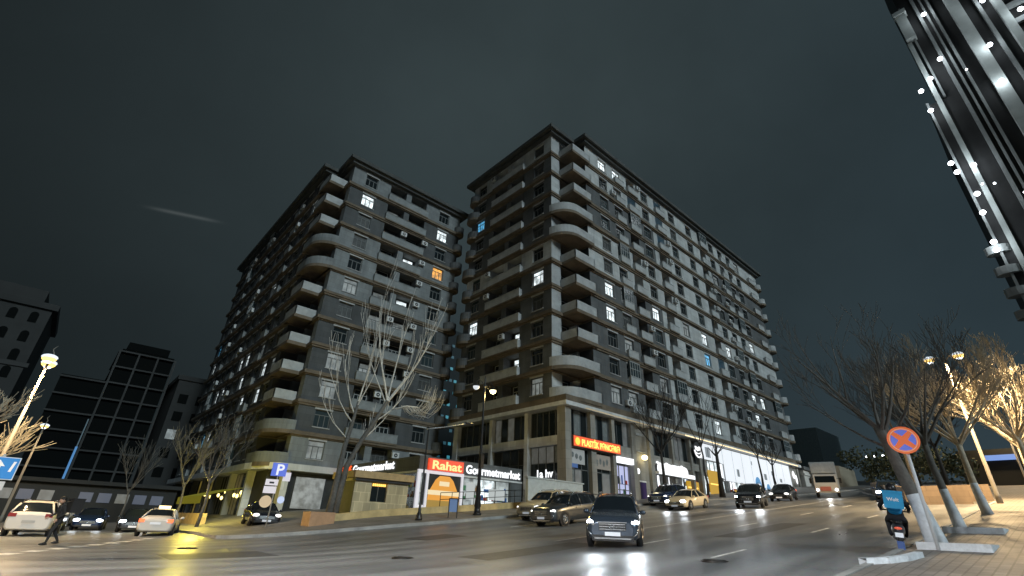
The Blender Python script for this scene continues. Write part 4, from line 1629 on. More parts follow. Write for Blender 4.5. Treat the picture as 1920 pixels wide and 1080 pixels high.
def car_parts(kind):
    ST = SEDAN if kind == 'sedan' else SUV
    iw = 4 if kind == 'sedan' else 4   # cowl index
    ir = 6                              # front roof index
    rb = 8 if kind == 'sedan' else 9    # rear roof index
    re = 10 if kind == 'sedan' else 11  # rear window foot
    body, wind, rear, sides = MB(), MB(), MB(), MB()
    rings = []
    for (x, w, zb_, zs, zt, wt) in ST:
        half = [(0, zb_), (w * .86, zb_), (w * .97, zb_ + .10), (w, zb_ + (zs - zb_) * .55), (w * .985, zs - .06), (w * .94, zs), (wt, zt - .05), (wt * .88, zt), (wt * .45, zt + .018), (0, zt + .022)]
        rings.append([(x, a, b) for a, b in half])
    for i in range(len(rings) - 1):
        A_, B_ = rings[i], rings[i + 1]
        for j in range(9):
            for s in (1, -1):
                q = [A_[j], A_[j + 1], B_[j + 1], B_[j]]
                if s < 0:
                    q = [(p[0], -p[1], p[2]) for p in q][::-1]
                tgt = body
                if j == 5 and iw <= i < re: tgt = sides
                if j >= 6 and iw <= i < ir: tgt = wind
                if j >= 6 and rb <= i < re: tgt = rear
                tgt.poly(q, 0, True)
    for rg, rev in ((rings[0], False), (rings[-1], True)):
        full = rg + [(p[0], -p[1], p[2]) for p in rg[1:-1]][::-1]
        body.poly(full if not rev else full[::-1], 0)
    # pillars
    for s in (1, -1):
        zs = ST[7][3]
        a, b = ST[7], ST[7]
        body.box(ST[7][0] - .05, ST[7][0] + .05, s * (a[1] * .935), s * (a[1] * .93 + .0) - s * .03, zs - .02, zs + .02, 0)
        body.tube([(ST[7][0], s * a[1] * .945, zs), (ST[7][0], s * (a[5] + .012), a[4] - .05)], .045, 4, 0)
        body.tube([(ST[4][0] - .02, s * ST[4][1] * .93, ST[4][3]), (ST[6][0], s * (ST[6][5] + .005), ST[6][4] - .03)], .035, 4, 0)
        k = rb
        body.tube([(ST[k][0] - .05, s * (ST[k][5] + .01), ST[k][4] - .04), (ST[re][0] + .1, s * ST[re][1] * .94, ST[re][3] + .02)], .05, 4, 0)
    return body, wind, rear, sides, ST


def weld(me):
    import bmesh
    b = bmesh.new()
    b.from_mesh(me)
    bmesh.ops.remove_doubles(b, verts=b.verts, dist=.002)
    bmesh.ops.recalc_face_normals(b, faces=b.faces)
    b.to_mesh(me)
    b.free()
    me.update()


CARM = {}
M_TYRE = mat('tyre_rubber', (.012, .012, .012), .8)
M_RIM = mat('alloy_rim', (.35, .36, .37), .3, metal=.8)
M_CGL = mat('car_glass', (.010, .014, .018), .06, spec=.6)
M_HLON = emis('headlight_on', (.85, .93, 1.0), 14.0)
M_HLDIM = emis('headlight_dim', (.9, .9, .85), 2.2)
M_HLOFF = mat('headlight_off', (.5, .52, .55), .15)
M_TLON = emis('taillight_on', (1.0, .12, .02), 2.2)
M_PLATE = mat('number_plate', (.65, .66, .68), .5, emit=(.7, .8, .95), es=.25)
M_CHROME = mat('chrome', (.6, .62, .64), .18, metal=1.0)
M_PLAST = mat('black_plastic', (.015, .016, .018), .5)


def wheel_meshes(r):
    k = ('wheel', r)
    if k not in CARM:
        t = MB()
        prof = [(-.11, r * .62), (-.115, r * .9), (-.08, r), (.08, r), (.115, r * .9), (.11, r * .62)]
        n = 22
        st = len(t.v)
        for (y, rad) in prof:
            for i in range(n):
                a = 2 * math.pi * i / n
                t.v.append((rad * math.cos(a), y, rad * math.sin(a)))
        for j in range(len(prof) - 1):
            for i in range(n):
                i2 = (i + 1) % n
                t.f.append((st + j * n + i, st + j * n + i2, st + (j + 1) * n + i2, st + (j + 1) * n + i))
                t.m.append(0); t.sm.append(True)
        c = MB()
        for s in (-1, 1):
            c.tube([(0, s * .070, 0), (0, s * .072, 0)], r * .64, 20, 1)
            for q in range(7):
                a = 2 * math.pi * q / 7
                c.tube([(0, s * .085, 0), (r * .6 * math.cos(a), s * .088, r * .6 * math.sin(a))], [.045, .03], 4, 0)
            c.tube([(r * .60 * math.cos(2 * math.pi * i / 20), s * .088, r * .60 * math.sin(2 * math.pi * i / 20)) for i in range(21)], .022, 5, 0)
        CARM[k] = (t.mesh('wheel', [M_TYRE]), c.mesh('rim', [M_RIM, M_PLAST]))
    return CARM[k]


def car(name, label, kind, x, y, heading, paint, cat='car', head=None, tail=False, group=None, spots=0, taxi=False, scale=1.0, zoff=0.0, plate_glow=False, fog=False, blink=False):
    """heading: world angle (degrees) the bonnet points to"""
    h = R_(heading)
    fx, fy = math.cos(h), math.sin(h)
    L2 = 1.4
    z0 = g(x, y) + .005 + zoff
    pitch = math.atan2(g(x + fx * L2, y + fy * L2) - g(x - fx * L2, y - fy * L2), 2 * L2)
    r = empty(name, (x, y, z0), 0, label, cat, group)
    r.rotation_euler = Euler((0, -pitch, h), 'XYZ')
    if scale != 1.0: r.scale = (scale,) * 3
    if kind not in CARM:
        b, w, re_, s, ST = car_parts(kind)
        me = b.mesh('body', [M_PLAST])
        weld(me)
        ms = []
        for q, nm in ((w, 'windscreen'), (re_, 'rear_window'), (s, 'side_windows')):
            m2 = q.mesh(nm, [M_CGL])
            weld(m2)
            ms.append(m2)
        CARM[kind] = (me, ms, ST)
    me, ms, ST = CARM[kind]
    body = me.copy()
    body.materials.clear()
    body.materials.append(paint)
    inst(body, 'body', r, (0, 0, 0))
    for m2 in ms: inst(m2, m2.name.split('.')[0], r, (0, 0, 0))
    R0 = .33 if kind == 'sedan' else .37
    wx = 1.38
    tm, rm = wheel_meshes(R0)
    W = ST[3][1]
    for sx in (1, -1):
        for sy in (1, -1):
            ar = MB()
            ar.tube([(sx * wx, sy * (W - .16), R0), (sx * wx, sy * (W + .004), R0)], R0 + .065, 22)
            ar.build('wheel_arch', [M_PLAST], r)
            o = inst(tm, 'wheel', r, (sx * wx, sy * (W - .08), R0))
            inst(rm, 'rim', o, (0, 0, 0))
    suv = kind != 'sedan'
    zh = .70 if not suv else .86
    # front: grille, bumper intake, lights, plate
    fr = MB()
    gz = (.44, .60) if not suv else (.56, .80)
    fr.box(2.20, 2.335 if not suv else 2.385, -.46, .46, gz[0], gz[1], 0)
    for i in range(3):
        zz = gz[0] + (gz[1] - gz[0]) * (i + .5) / 3
        fr.box(2.33 if not suv else 2.382, 2.345 if not suv else 2.398, -.44, .44, zz - .014, zz + .014, 1)
    fr.tube([(2.36 + (.05 if suv else 0), .10 * math.cos(t), (gz[0] + gz[1]) / 2 + .06 * math.sin(t)) for t in [2 * math.pi * i / 12 for i in range(13)]], .014, 5, 1)
    fr.build('grille', [M_PLAST, M_CHROME], r)
    bu = MB()
    bu.box(2.1, 2.32 if not suv else 2.37, -.70, .70, .24, .34 if not suv else .42, 0)
    bu.build('bumper', [M_PLAST], r)
    if suv:
        sk = MB()
        sk.box(2.34, 2.40, -.62, .62, .30, .345, 0)
        for s_ in (-1, 1):
            sk.tube([(2.36, s_ * .62, .33), (2.34, s_ * .80, .48), (2.28, s_ * .86, .62)], .018, 5, 0)
        sk.box(2.375, 2.40, -.50, .50, gz[1] + .004, gz[1] + .03, 0)
        sk.build('chrome_trim', [M_CHROME], r)
    pl = MB()
    xf = 2.35 if not suv else 2.40
    pl.box(xf, xf + .012, -.26, .26, gz[0] - .16, gz[0] - .04, 0)
    pl.build('number_plate', [M_PLATE], r)
    hm = {None: M_HLOFF, 'on': M_HLON, 'dim': M_HLDIM}[head]
    for sy in (1, -1):
        hl = MB()
        pz = zh - .06
        xx = 2.14
        hl.ball((xx, sy * (.63 if not suv else .68), pz), .20, .22, .11, 0, 12, 6)
        o = hl.build('headlight', [hm], r)
        if fog:
            fg = MB()
            fg.ball((2.22, sy * .66, .50), .08, .11, .07, 0, 10, 5)
            fg.build('fog_lamp', [M_HLDIM], r)
        if spots and head == 'on':
            l = bpy.data.lights.new('headlight_beam', 'SPOT')
            l.energy = spots
            l.color = (.85, .93, 1.0)
            l.spot_size = R_(110)
            l.spot_blend = 1.0
            l.shadow_soft_size = .22
            lo = bpy.data.objects.new('headlight_beam', l)
            COL.objects.link(lo)
            lo.parent = r
            lo.location = (2.45, sy * .68, pz)
            lo.rotation_euler = Vector((1, 0, -.10)).to_track_quat('-Z', 'Y').to_euler()
        tl = MB()
        tz = .82 if not suv else .98
        tl.box(-2.33 if not suv else -2.37, -2.05, sy * .56, sy * (.83 if not suv else .87), tz - .09, tz + .08, 0)
        tl.build('taillight', [M_TLON if tail else mat('taillight_off', (.25, .01, .01), .3)], r)
        mi = MB()
        mi.ball((.92, sy * (W + .10), ST[4][3] + .08), .07, .12, .08, 0, 8, 5)
        mi.tube([(.92, sy * (W - .05), ST[4][3] + .02), (.92, sy * (W + .05), ST[4][3] + .05)], .03, 5)
        mi.build('mirror', [paint], r)
        dr = MB()
        dr.box(.15, .30, sy * (W + .001), sy * (W + .022), ST[5][3] - .16, ST[5][3] - .13)
        dr.build('door_handle', [M_CHROME], r)
    rp = MB()
    rx = -2.345 if not suv else -2.385
    rp.box(rx, rx - .012, -.26, .26, .62, .74, 0)
    rp.build('number_plate', [M_PLATE if tail else mat('dull_plate', (.4, .4, .4), .6)], r)
    if suv:
        for sy in (1, -1):
            ra = MB()
            ra.tube([(.2, sy * .60, 1.64), (-.2, sy * .60, 1.73), (-1.4, sy * .60, 1.72), (-1.8, sy * .60, 1.62)], .02, 5)
            ra.build('roof_rail', [M_CHROME], r)
    if taxi:
        tx = MB()
        tx.box(-.42, -.22, -.30, .30, 1.46, 1.60, 0)
        tx.build('roof_sign', [emis('taxi_sign', (1.0, .75, .35), 3.0)], r)
    return r


P_DARK = mat('dark_blue_grey_paint', (.06, .08, .11), .22, metal=.5, coat=.6)
P_GREY = mat('bronze_grey_paint', (.075, .085, .095), .28, metal=.6, coat=.6)
P_BEIGE = mat('beige_paint', (.50, .42, .27), .35, coat=.5)
P_CREAM = mat('cream_paint', (.62, .53, .36), .35, coat=.5)
P_BLACK = mat('black_paint', (.012, .016, .025), .2, metal=.2, coat=.7)
P_BLUE = mat('dark_blue_paint', (.012, .03, .09), .2, metal=.3, coat=.7)
P_WHITE = mat('white_car_paint', (.62, .60, .57), .4, coat=.5)

car('parked_suv', 'dark blue-grey crossover with both headlights blazing, driving towards the viewer', 'suv', 16.9, 12.5, 213, P_DARK, head='on', spots=110, fog=True)
car('grey_suv', 'dark grey crossover waiting in front of the beige one', 'suv', 23.6, 21.0, 184, P_GREY, head='dim', fog=True)
car('beige_suv', 'boxy beige off-roader half hidden behind the dark grey crossover', 'suv', 25.6, 24.4, 186, P_BEIGE, head='dim')
car('saloon_car', 'cream saloon with dark windows driving down the avenue', 'sedan', 38.9, 21.6, 184, P_CREAM, head='on', spots=60)
car('blue_suv', 'dark blue car parked at the kerb behind the cream saloon', 'suv', 41.6, 24.9, 186, P_BLUE, head='dim')
car('black_suv', 'black car with glaring lights before the white shopfronts, left of the smaller black car', 'suv', 41.6, 17.6, 196, P_BLACK, head='on', spots=110)
car('black_hatchback', 'smaller black car behind the black one, nearest the white gatehouse', 'sedan', 53.0, 19.3, 190, P_BLACK, head='dim', tail=True)
car('distant_car', 'distant car with bluish lights beyond the delivery rider', 'sedan', 52.0, 10.6, 190, P_BLUE, head='on', spots=30)

car('white_suv', 'white off-roader seen from behind at the left, next to the pedestrian', 'suv', .3, 39.0, 82, P_WHITE, tail=False)
car('taxi', 'white taxi with red tail lights and a warm roof light in the side street', 'sedan', 6.0, 38.6, 75, P_WHITE, tail=True, taxi=True)
car('parked_car', 'small dark car parked by the arcade behind the parking sign', 'sedan', 11.4, 37.5, 262, P_BLACK, head='dim', group='cars parked in the side street')
for i, (x, y, hd, pt, kd, lb_) in enumerate(((-6.6, 40.5, 250, P_BLACK, 'sedan', 'dark car at the far left edge with an orange light beside the white off-roader'),
                                           (.8, 46.5, 262, P_GREY, 'suv', 'grey car with blue-white headlights just right of the pedestrian'),
                                           (3.4, 50.5, 262, P_BLUE, 'sedan', 'dark blue car with headlights on, midway between pedestrian and taxi'),
                                           (5.6, 46.0, 262, P_BLACK, 'sedan', 'black car with headlights on directly left of the taxi'),
                                           (1.8, 60.5, 262, P_WHITE, 'sedan', 'pale car farthest back in the side street'))):
    car('parked_car', lb_, kd, x, y, hd, pt, head='on' if i in (1, 2, 3) else 'dim', group='cars parked in the side street', spots=8 if i in (1, 2, 3) else 0)


# delivery truck, facing the viewer
def truck(x, y, heading):
    h = R_(heading)
    r = empty('box_truck', (x, y, g(x, y) + .01), 0, 'white box lorry with a reddish grille driving down the avenue', 'lorry')
    r.rotation_euler = (0, R_(5.0), h)
    cab = MB()
    prof = [(3.0, .45), (3.12, .75), (3.10, 1.15), (2.75, 2.05), (2.45, 2.2), (1.3, 2.2), (1.3, .45)]
    for s in (-1, 1):
        pts = [(a, s * 1.0, b) for a, b in prof]
        cab.poly(pts if s < 0 else pts[::-1], 0)
    for (a, b), (c, d) in zip(prof, prof[1:] + prof[:1]):
        cab.quad((a, -1.0, b), (a, 1.0, b), (c, 1.0, d), (c, -1.0, d), 0)
    cab.build('cab', [P_WHITE], r)
    w = MB()
    w.quad((3.06, -.88, 1.24), (3.06, .88, 1.24), (2.80, .84, 1.98), (2.80, -.84, 1.98), 0)
    w.build('windscreen', [M_CGL], r)
    b = MB()
    b.box(-3.4, 1.25, -1.15, 1.15, .75, 3.35, 0)
    b.box(1.0, 2.6, -1.05, 1.05, 2.25, 3.2, 0)
    b.build('cargo_box', [mat('pale_truck_box', (.55, .57, .58), .5, var=.15)], r)
    gmb = MB()
    gmb.box(3.10, 3.15, -.55, .35, .62, 1.0, 0)
    gmb.build('grille', [mat('reddish_grille', (.50, .16, .13), .5)], r)
    for s in (-1, 1):
        l = MB()
        l.ball((3.08, s * .8, .72), .08, .14, .12, 0, 10, 5)
        l.build('headlight', [M_HLON], r)
        m_ = MB()
        m_.box(2.6, 2.68, s * 1.2, s * 1.38, 1.3, 1.8)
        m_.tube([(2.64, s * 1.0, 1.75), (2.64, s * 1.25, 1.7)], .02, 4)
        m_.build('mirror', [M_PLAST], r)
        for xx in (2.2, -2.2):
            tm, rm = wheel_meshes(.40)
            o = inst(tm, 'wheel', r, (xx, s * .92, .40))
            inst(rm, 'rim', o, (0, 0, 0))
    sp = bpy.data.lights.new('headlight_beam', 'SPOT')
    sp.energy = 120
    sp.spot_size = R_(75)
    sp.color = (.95, .95, .9)
    so = bpy.data.objects.new('headlight_beam', sp)
    COL.objects.link(so)
    so.parent = r
    so.location = (3.3, 0, .75)
    so.rotation_euler = Vector((1, 0, -.12)).to_track_quat('-Z', 'Y').to_euler()


truck(60.5, 17.6, 196)


# ------------------------------------------------------------------ people
def skin_body(name, verts, edges, radii, material, parent, sub=2):
    me = bpy.data.meshes.new(name)
    me.from_pydata(verts, edges, [])
    o = bpy.data.objects.new(name, me)
    COL.objects.link(o)
    m = o.modifiers.new('skin', 'SKIN')
    m.use_smooth_shade = True
    sv = me.skin_vertices[0].data
    for i, r in enumerate(radii):
        sv[i].radius = (r, r) if isinstance(r, (int, float)) else r
        sv[i].use_root = (i == 0)
    s = o.modifiers.new('sub', 'SUBSURF')
    s.levels = s.render_levels = sub
    dg = bpy.context.evaluated_depsgraph_get()
    dg.update()
    nm = bpy.data.meshes.new_from_object(o.evaluated_get(dg))
    COL.objects.unlink(o)
    bpy.data.objects.remove(o)
    nm.materials.clear()
    nm.materials.append(material)
    for p in nm.polygons: p.use_smooth = True
    q = bpy.data.objects.new(name, nm)
    COL.objects.link(q)
    q.parent = parent
    return q


def hand(name, wrist, fwd_, side, material, parent, curl=.5):
    """palm with four unequal fingers and a thumb"""
    W = Vector(wrist); F = Vector(fwd_).normalized(); S = Vector(side).normalized(); N = F.cross(S)
    V, E, Rd = [W, W + F * .045, W + F * .085], [(0, 1), (1, 2)], [.024, .034, .036]
    for i, (off, ln) in enumerate(((-.027, .066), (-.009, .076), (.009, .072), (.027, .056))):
        b = W + F * .095 + S * off
        k = len(V)
        V += [b, b + F * ln * .45 - N * ln * .18 * curl, b + F * ln * .75 - N * ln * .6 * curl]
        E += [(2, k), (k, k + 1), (k + 1, k + 2)]
        Rd += [.010, .009, .008]
    k = len(V)
    V += [W + F * .04 - S * .038, W + F * .07 - S * .062 - N * .012, W + F * .10 - S * .066 - N * .02]
    E += [(1, k), (k, k + 1), (k + 1, k + 2)]
    Rd += [.012, .010, .009]
    return skin_body(name, [tuple(v) for v in V], E, Rd, material, parent, 1)


M_SKIN = mat('skin', (.42, .26, .19), .6)
M_DARKC = mat('dark_clothing', (.010, .011, .013), .85)
M_DARKT = mat('dark_trousers', (.012, .013, .018), .85)
M_HAIR = mat('dark_hair', (.01, .009, .008), .7)


def head_mesh(name, c, r, fdir, material, parent, helmet=False):
    c = Vector(c); F = Vector(fdir).normalized(); S = F.cross(Vector((0, 0, 1))).normalized()
    mb = MB()
    mb.ball(tuple(c), r * .84, r * .84, r * 1.12, 0, 16, 12)
    nose = c + F * r * .86 + Vector((0, 0, -.01))
    mb.ball(tuple(nose), .018, .018, .024, 0, 6, 5)
    mb.ball(tuple(c + F * r * .80 + Vector((0, 0, -.055))), .028, .028, .010, 1, 8, 4)
    for s in (-1, 1):
        mb.ball(tuple(c + S * s * r * .84), .014, .014, .03, 0, 6, 5)
        mb.ball(tuple(c + F * r * .76 + S * s * .032 + Vector((0, 0, .012))), .013, .013, .009, 2, 6, 4)
    o = mb.build(name, [material, mat('lips', (.3, .12, .10), .6), M_BLACK], parent)
    return o


# pedestrian in dark clothes crossing at the left, walking left, large dark backpack
px, py = .9, 28.3
pd = tag(empty('person', (px, py, g(px, py)), math.radians(200)), 'person in black striding across the side street with a big black bag on the back', 'person')
# local: walks towards +x
V = [(0, 0, .95), (.03, 0, 1.15), (.08, 0, 1.38), (.12, 0, 1.50),            # 0-3 pelvis..neck
     (0, .10, .90), (.16, .10, .50), (.20, .11, .09), (.34, .11, .05),      # 4-7 left leg
     (0, -.10, .90), (-.02, -.10, .50), (-.26, -.10, .14), (-.20, -.10, .05),  # 8-11 right leg
     (.08, .19, 1.40), (.0, .24, 1.14), (.20, .22, .96),                      # 12-14 left arm
     (.08, -.19, 1.40), (.10, -.25, 1.14), (.30, -.20, 1.02)]                 # 15-17
E_ = [(0, 1), (1, 2), (2, 3), (0, 4), (4, 5), (5, 6), (6, 7), (0, 8), (8, 9), (9, 10), (10, 11), (2, 12), (12, 13), (13, 14), (2, 15), (15, 16), (16, 17)]
Rr = [(.16, .13), (.15, .12), (.17, .13), .055, .095, .065, .045, .035, .095, .065, .045, .035, .07, .05, .035, .07, .05, .035]
skin_body('body', V, E_, Rr, M_DARKC, pd)
head_mesh('head', (.16, 0, 1.63), .115, (1, 0, 0), M_SKIN, pd)
mb = MB()
mb.ball((.145, 0, 1.665), .108, .106, .115, 0, 14, 8, -.35, 1)
mb.build('hair', [M_HAIR], pd)
hand('hand', (.20, .22, .95), (.35, 0, -1), (1, .1, .35), M_SKIN, pd)
hand('hand', (.31, -.20, 1.01), (.8, 0, -.6), (.6, 0, .8), M_SKIN, pd)
for s, (a, b, c) in ((1, (.20, .11, .045)), (-1, (-.26, -.10, .09))):
    mb = MB()
    mb.ball((a + .07, b, c), .15, .05, .045, 0, 10, 6)
    mb.build('shoe', [M_BLACK], pd)
bg_ = tag(empty('delivery_bag', (px, py, g(px, py)), math.radians(200)), 'large black box bag carried on the back of the pedestrian at the left', 'bag')
mb = MB()
mb.box(-.52, -.12, -.25, .25, 1.18, 1.68, 0)
mb.box(-.53, -.11, -.26, .26, 1.683, 1.72, 0)
mb.build('bag_body', [M_DARKC], bg_)
for s in (-1, 1):
    mb = MB()
    mb.tube([(-.12, s * .11, 1.60), (.02, s * .12, 1.56), (.16, s * .12, 1.42), (.17, s * .13, 1.25), (.02, s * .16, 1.12), (-.12, s * .15, 1.2)], .018, 5)
    mb.build('strap', [M_BLACK], bg_)

# delivery rider on a scooter, seen from behind
sx_, sy_ = 18.3, 3.85
HD = math.radians(12)
mc = tag(empty('motor_scooter', (sx_, sy_, g(sx_, sy_)), HD), 'dark motor scooter under the delivery rider near the kerb', 'scooter')
mc.rotation_euler = Euler((R_(6), R_(-5.0), HD), 'XYZ')
tm, rm = wheel_meshes(.27)
for xx in (.68, -.62):
    o = inst(tm, 'wheel', mc, (xx, 0, .27)); o.scale = (1, .5, 1)
    inst(rm, 'rim', o, (0, 0, 0))
mb = MB()
mb.ball((-.42, 0, .58), .42, .16, .19, 0, 14, 8)
mb.ball((-.1, 0, .36), .40, .15, .09, 0, 12, 6)
mb.ball((.48, 0, .62), .12, .20, .36, 0, 12, 8)
mb.build('body', [mat('scooter_dark', (.02, .025, .035), .3, coat=.5)], mc)
mb = MB()
mb.ball((-.35, 0, .78), .38, .13, .06, 0, 12, 6)
mb.build('saddle', [M_BLACK], mc)
mb = MB()
mb.tube([(.68, 0, .27), (.55, 0, .7), (.45, 0, 1.02)], .03, 6)
mb.build('fork', [M_GREY], mc)
mb = MB()
mb.tube([(.40, -.34, 1.02), (.46, -.1, 1.03), (.46, .1, 1.03), (.40, .34, 1.02)], .018, 6)
mb.build('handlebar', [M_BLACK], mc)
for s in (-1, 1):
    mb = MB()
    mb.tube([(.44, s * .24, 1.03), (.46, s * .32, 1.22)], .01, 5)
    mb.ball((.46, s * .34, 1.25), .02, .07, .045, 0, 8, 5)
    mb.build('mirror', [M_BLACK], mc)
mb = MB()
mb.box(-.86, -.83, -.09, .09, .42, .53)
mb.build('number_plate', [M_PLATE], mc)
mb = MB()
mb.ball((-.82, 0, .64), .03, .09, .035, 0, 8, 5)
mb.build('taillight', [mat('scooter_tail', (.3, .02, .02), .3, emit=(1, .2, .1), es=.5)], mc)
mb = MB()
mb.box(-.95, -.70, -.08, .08, .30, .33)
mb.box(-.96, -.94, -.08, .08, .05, .33)
mb.build('mudguard', [mat('blue_mudguard', (.05, .10, .28), .4)], mc)
rd = tag(empty('person', (sx_, sy_, g(sx_, sy_))), 'delivery rider in a blue jacket and dark helmet riding a scooter away from the viewer', 'person')
rd.rotation_euler = mc.rotation_euler
V = [(-.32, 0, .90), (-.28, 0, 1.10), (-.20, 0, 1.32), (-.16, 0, 1.45),
     (-.28, .12, .88), (.12, .20, .78), (.05, .17, .42), (.20, .17, .38),
     (-.28, -.12, .88), (.12, -.20, .78), (.05, -.17, .42), (.20, -.17, .38),
     (-.20, .20, 1.34), (.0, .33, 1.14), (.30, .32, 1.06),
     (-.20, -.20, 1.34), (.0, -.33, 1.14), (.30, -.32, 1.06)]
Rr = [(.17, .15), (.16, .14), (.18, .14), .055, .10, .075, .05, .04, .10, .075, .05, .04, .075, .055, .04, .075, .055, .04]
skin_body('body', V, E_, Rr, M_DARKT, rd)
Vj = [(-.32, 0, .92), (-.28, 0, 1.10), (-.20, 0, 1.33)]
skin_body('jacket', Vj, [(0, 1), (1, 2)], [(.205, .185), (.19, .17), (.20, .16)], mat('blue_jacket', (.01, .24, .55), .6, emit=(.0, .25, .6), es=.05), rd)
head_mesh('head', (-.12, 0, 1.60), .115, (1, 0, -.1), M_SKIN, rd)
mb = MB()
mb.ball((-.13, 0, 1.63), .145, .135, .15, 0, 16, 10, -.55, 1)
mb.build('helmet', [mat('dark_helmet', (.012, .012, .014), .3)], rd)
hand('hand', (.30, .32, 1.06), (.6, 0, -.15), (0, 1, 0), M_SKIN, rd, 1.0)
hand('hand', (.30, -.32, 1.06), (.6, 0, -.15), (0, 1, 0), M_SKIN, rd, 1.0)
bx_ = tag(empty('delivery_bag', (sx_, sy_, g(sx_, sy_))), 'bright blue square delivery bag with white lettering on the rider\'s back', 'bag')
bx_.rotation_euler = mc.rotation_euler
M_WB = mat('bright_blue_bag', (.01, .28, .55), .6, var=.12)
mb = MB()
mb.box(-.84, -.42, -.22, .22, 1.13, 1.54, 0)
mb.box(-.85, -.41, -.23, .23, 1.543, 1.58, 0)
mb.build('bag_body', [M_WB], bx_)
lettering('Wolt', 'letters', mat('white_print', (.7, .75, .8), .5), bx_, (-.845, .14, 1.32), (0, -1), .12, .27, bold=.004, depth=.003)
for s in (-1, 1):
    mb = MB()
    mb.tube([(-.42, s * .12, 1.5), (-.2, s * .13, 1.49), (-.02, s * .13, 1.32), (-.08, s * .15, 1.15), (-.42, s * .15, 1.14)], .016, 5)
    mb.build('strap', [M_BLACK], bx_)

# ------------------------------------------------------------------ trees (bare, winter)
M_BARK = mat('grey_bark', (.115, .11, .10), .85, var=.35, scale=6)
M_BARKL = mat('lamplit_bark', (.42, .37, .28), .8, var=.3, scale=6)  # bark of trees near lamps, lamplight put into its tan
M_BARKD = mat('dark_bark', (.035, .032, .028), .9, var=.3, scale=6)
M_LIME = mat('limewash', (.62, .66, .70), .7, var=.2, scale=5)


def grow(mb, rnd, p, d, L, r, depth, upb, spread, mtl=0, kids=(4, 6), thin=.0045):
    """one limb with its side shoots"""
    n = 5 if depth > 1 else 4
    pts, rads = [p], [r]
    q = p.copy()
    dd = d.copy()
    for i in range(n):
        dd = (dd + Vector((rnd.uniform(-1, 1), rnd.uniform(-1, 1), rnd.uniform(-.6, .8))) * .10 + Vector((0, 0, upb * .10))).normalized()
        q = q + dd * (L / n)
        pts.append(q.copy())
        rads.append(max(thin, r * (1 - .80 * (i + 1) / n)))
    mb.tube(pts, rads, 6 if r > .04 else (4 if r > .014 else 3), mtl, cap=False)
    if depth <= 0: return
    k = rnd.randint(*kids)
    for i in range(k):
        t = .28 + .70 * (i + rnd.random() * .8) / k
        f = t * n
        j = min(n - 1, int(f))
        b = pts[j].lerp(pts[j + 1], f - j)
        base_d = (pts[j + 1] - pts[j]).normalized()
        side_ = Vector((rnd.uniform(-1, 1), rnd.uniform(-1, 1), rnd.uniform(-.2, .7))).normalized()
        nd = (base_d + side_ * spread).normalized()
        nd = (nd + Vector((0, 0, upb * .25))).normalized()
        rr_ = max(thin, rads[j] * rnd.uniform(.45, .65))
        grow(mb, rnd, b, nd, L * rnd.uniform(.45, .72) * (1.15 - t * .35), rr_, depth - 1, upb, spread, mtl, kids, thin)


def tree(label, x, y, trunk, limbs, r0, depth, upb, spread, seed, bark, white=0.0, kids=(4, 6), group=None, thin=.0055, name='bare_tree'):
    rnd = random.Random(seed)
    z = g(x, y) + .1
    r = tag(empty(name, (x, y, z), 0), label, 'tree', group)
    mb = MB()
    pts = [Vector(p) for p in trunk]
    tot = len(pts)
    rads = [r0 * (1.25 if i == 0 else 1 - .42 * i / (tot - 1)) for i in range(tot)]
    mb.tube(pts, rads, 12, 0)
    mb.build('trunk', [bark], r)
    if white:
        w = MB()
        # limewash sleeve following the lower trunk
        a, b = pts[0], pts[1]
        zz = [0, .3, .6, .9, 1.0]
        sl = []
        rs = []
        for t in zz:
            h = t * white
            # locate on the polyline
            rem = h
            k = 0
            while k < tot - 2 and rem > pts[k + 1].z - pts[k].z:
                rem -= pts[k + 1].z - pts[k].z
                k += 1
            f = rem / max(1e-6, pts[k + 1].z - pts[k].z)
            sl.append(pts[k].lerp(pts[k + 1], min(1, f)))
            rs.append((rads[k] * (1 - f) + rads[k + 1] * f) + .006)
        w.tube(sl, rs, 12, 0)
        w.build('limewashed_base', [M_LIME], r)
    cr = MB()
    for (p0, d, L, rr_) in limbs:
        grow(cr, rnd, Vector(p0), Vector(d).normalized(), L, rr_, depth, upb, spread, 0, kids, thin)
    cr.build('crown', [bark], r)
    return r


def fan(n, base_z, L, rr_, out_, seed, bias=(0, 0), x=0, y=0):
    rnd = random.Random(seed)
    res = []
    for i in range(n):
        a = 2 * math.pi * (i + rnd.uniform(-.25, .25)) / n
        res.append(((x + bias[0] * .0, y, base_z - rnd.uniform(0, .35)), (math.cos(a) * out_ + bias[0], math.sin(a) * out_ + bias[1], 1.0), L * rnd.uniform(.8, 1.15), rr_ * rnd.uniform(.75, 1)))
    return res


# big bare tree between the near block and the kiosk (local x = right on screen)
V2 = lambda a, z, dpt=0.0: (.917 * a + .40 * dpt, -.40 * a + .917 * dpt, z)
M_BIRCH = mat('light_grey_bark', (.62, .60, .55), .8, var=.3, scale=6)
bt = tag(empty('bare_tree', (14.9, 34.6, g(14.9, 34.6)), 0), 'tallest bare tree with a forked trunk standing left of the stone kiosk', 'tree')
mb = MB()
mb.tube([V2(-.1, 0), V2(.0, 1.5), V2(.05, 3), V2(.1, 4.6, .1), V2(.35, 6.4, .2), V2(.5, 8.0, .2)], [.30, .24, .2, .17, .13, .09], 10)
mb.tube([V2(.28, 0, -.1), V2(.36, 1.8, -.1), V2(.5, 3.4, -.1), V2(1.2, 5.2, -.2), V2(1.9, 6.6, -.2), V2(2.6, 8.2, -.1)], [.22, .2, .19, .16, .15, .14], 10)
mb.build('trunk', [M_BARK], bt)
cr = MB()
rnd = random.Random(5)
